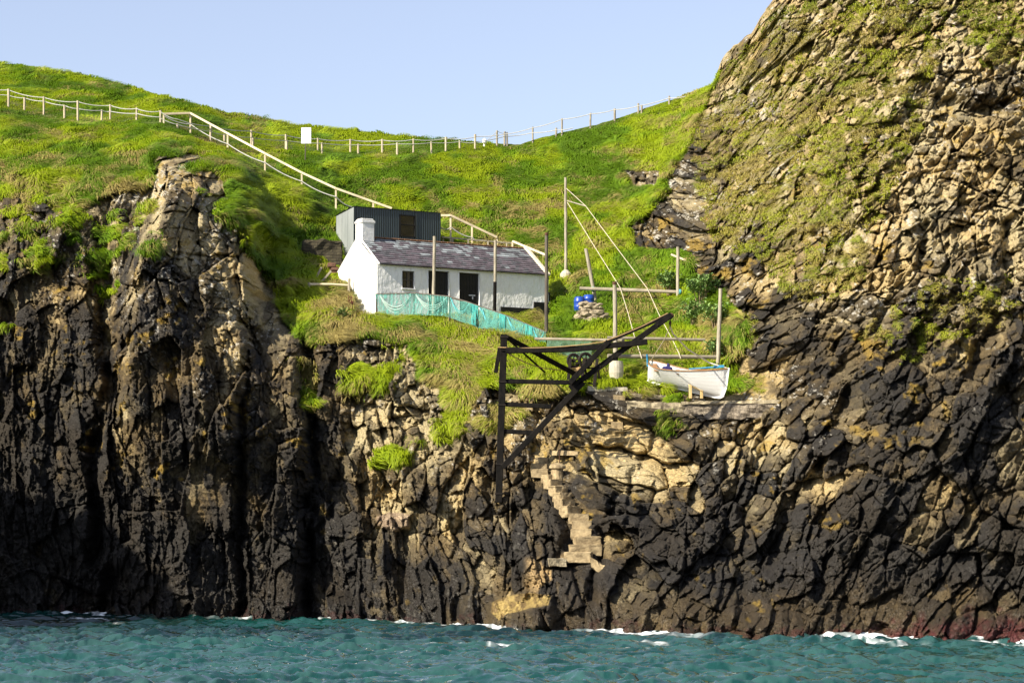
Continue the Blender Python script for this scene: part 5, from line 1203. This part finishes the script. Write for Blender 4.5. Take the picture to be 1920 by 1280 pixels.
# ------------------------------------------------------------------ shrubs
def shrub(u, v, Yv, h, wd_, n, m, label, stems=9, leaf=.11, seed=1):
    random.seed(seed); b = P(u, v, Yv); e = thing('coastal_shrub', label, 'shrub', b); bm = NB(); tips = []
    for k in range(stems):
        a = random.uniform(0, 6.28); t = b + Vector((math.cos(a) * wd_ * random.uniform(.2, 1), math.sin(a) * wd_ * .6, h * random.uniform(.5, 1)))
        mid = b.lerp(t, .5) + Vector((random.uniform(-.1, .1), 0, .1)); tube(bm, [b + Vector((math.cos(a) * .1, 0, -.2)), mid, t], .022, 5, .01); tips += [t, mid.lerp(t, .5)]
    part('stems', bm, M_STEM, e)
    bm = NB()
    for k in range(n):
        c = random.choice(tips) + Vector((random.gauss(0, .16), random.gauss(0, .14), random.gauss(0, .12)))
        s_ = leaf * random.uniform(.6, 1.3); r_ = Matrix.Rotation(random.uniform(0, 6.28), 3, 'Z') @ Matrix.Rotation(random.uniform(-.7, 1.1), 3, 'X')
        pts = [(0, -s_, 0), (s_ * .55, -.1 * s_, .2 * s_), (0, s_, -.1 * s_), (-s_ * .55, -.1 * s_, .2 * s_)]
        bm.faces.new([bm.verts.new(c + r_ @ Vector(p)) for p in pts])
    part('foliage', bm, m, e)
for sd_, (u, v, h, wd_, n, lb) in enumerate(((1255, 552, .9, .55, 230, 'leafy green shrub under the upper log left of its right pole'), (1312, 575, 1.2, .75, 420, 'largest leafy green shrub at the foot of the right rock wall'), (1300, 610, .9, .6, 230, 'stalky shrub with bare stems below the large leafy shrub'), (1343, 625, 1.1, .6, 260, 'tall pale-stemmed shrub beside the grey pole above the boat'), (1342, 672, .7, .35, 130, 'small bright leafy shrub by the foot of the pole behind the boat'))):
    shrub(u, v, gY(u, v) - .6, h * 1.35, wd_ * 1.35, int(n * 1.7), M_LEAF, lb, 12, .13, sd_ + 3)
EXTRA_PLANTS = 1
shrub(640, 597, gY(640, 597) - .3, .45, .3, 120, M_LEAF, 'small grey-green leafy plant at the foot of the white gable', 6, .10, 31)
random.seed(41); b = P(657, 590, 127.6); e = thing('dock_plant', 'dry red dock stalks against the white gable wall', 'plant', b); bm = NB()
for k in range(5):
    t = b + Vector((random.uniform(-.16, .16), 0, random.uniform(.7, 1.1))); tube(bm, [b + Vector((0, 0, -.3)), t], .014, 4)
    for q in range(14): stone(bm, b.lerp(t, random.uniform(.4, 1)) + Vector((random.gauss(0, .03), random.gauss(0, .03), 0)), .028, sub=1)
part('stalks', bm, M_REDST, e)
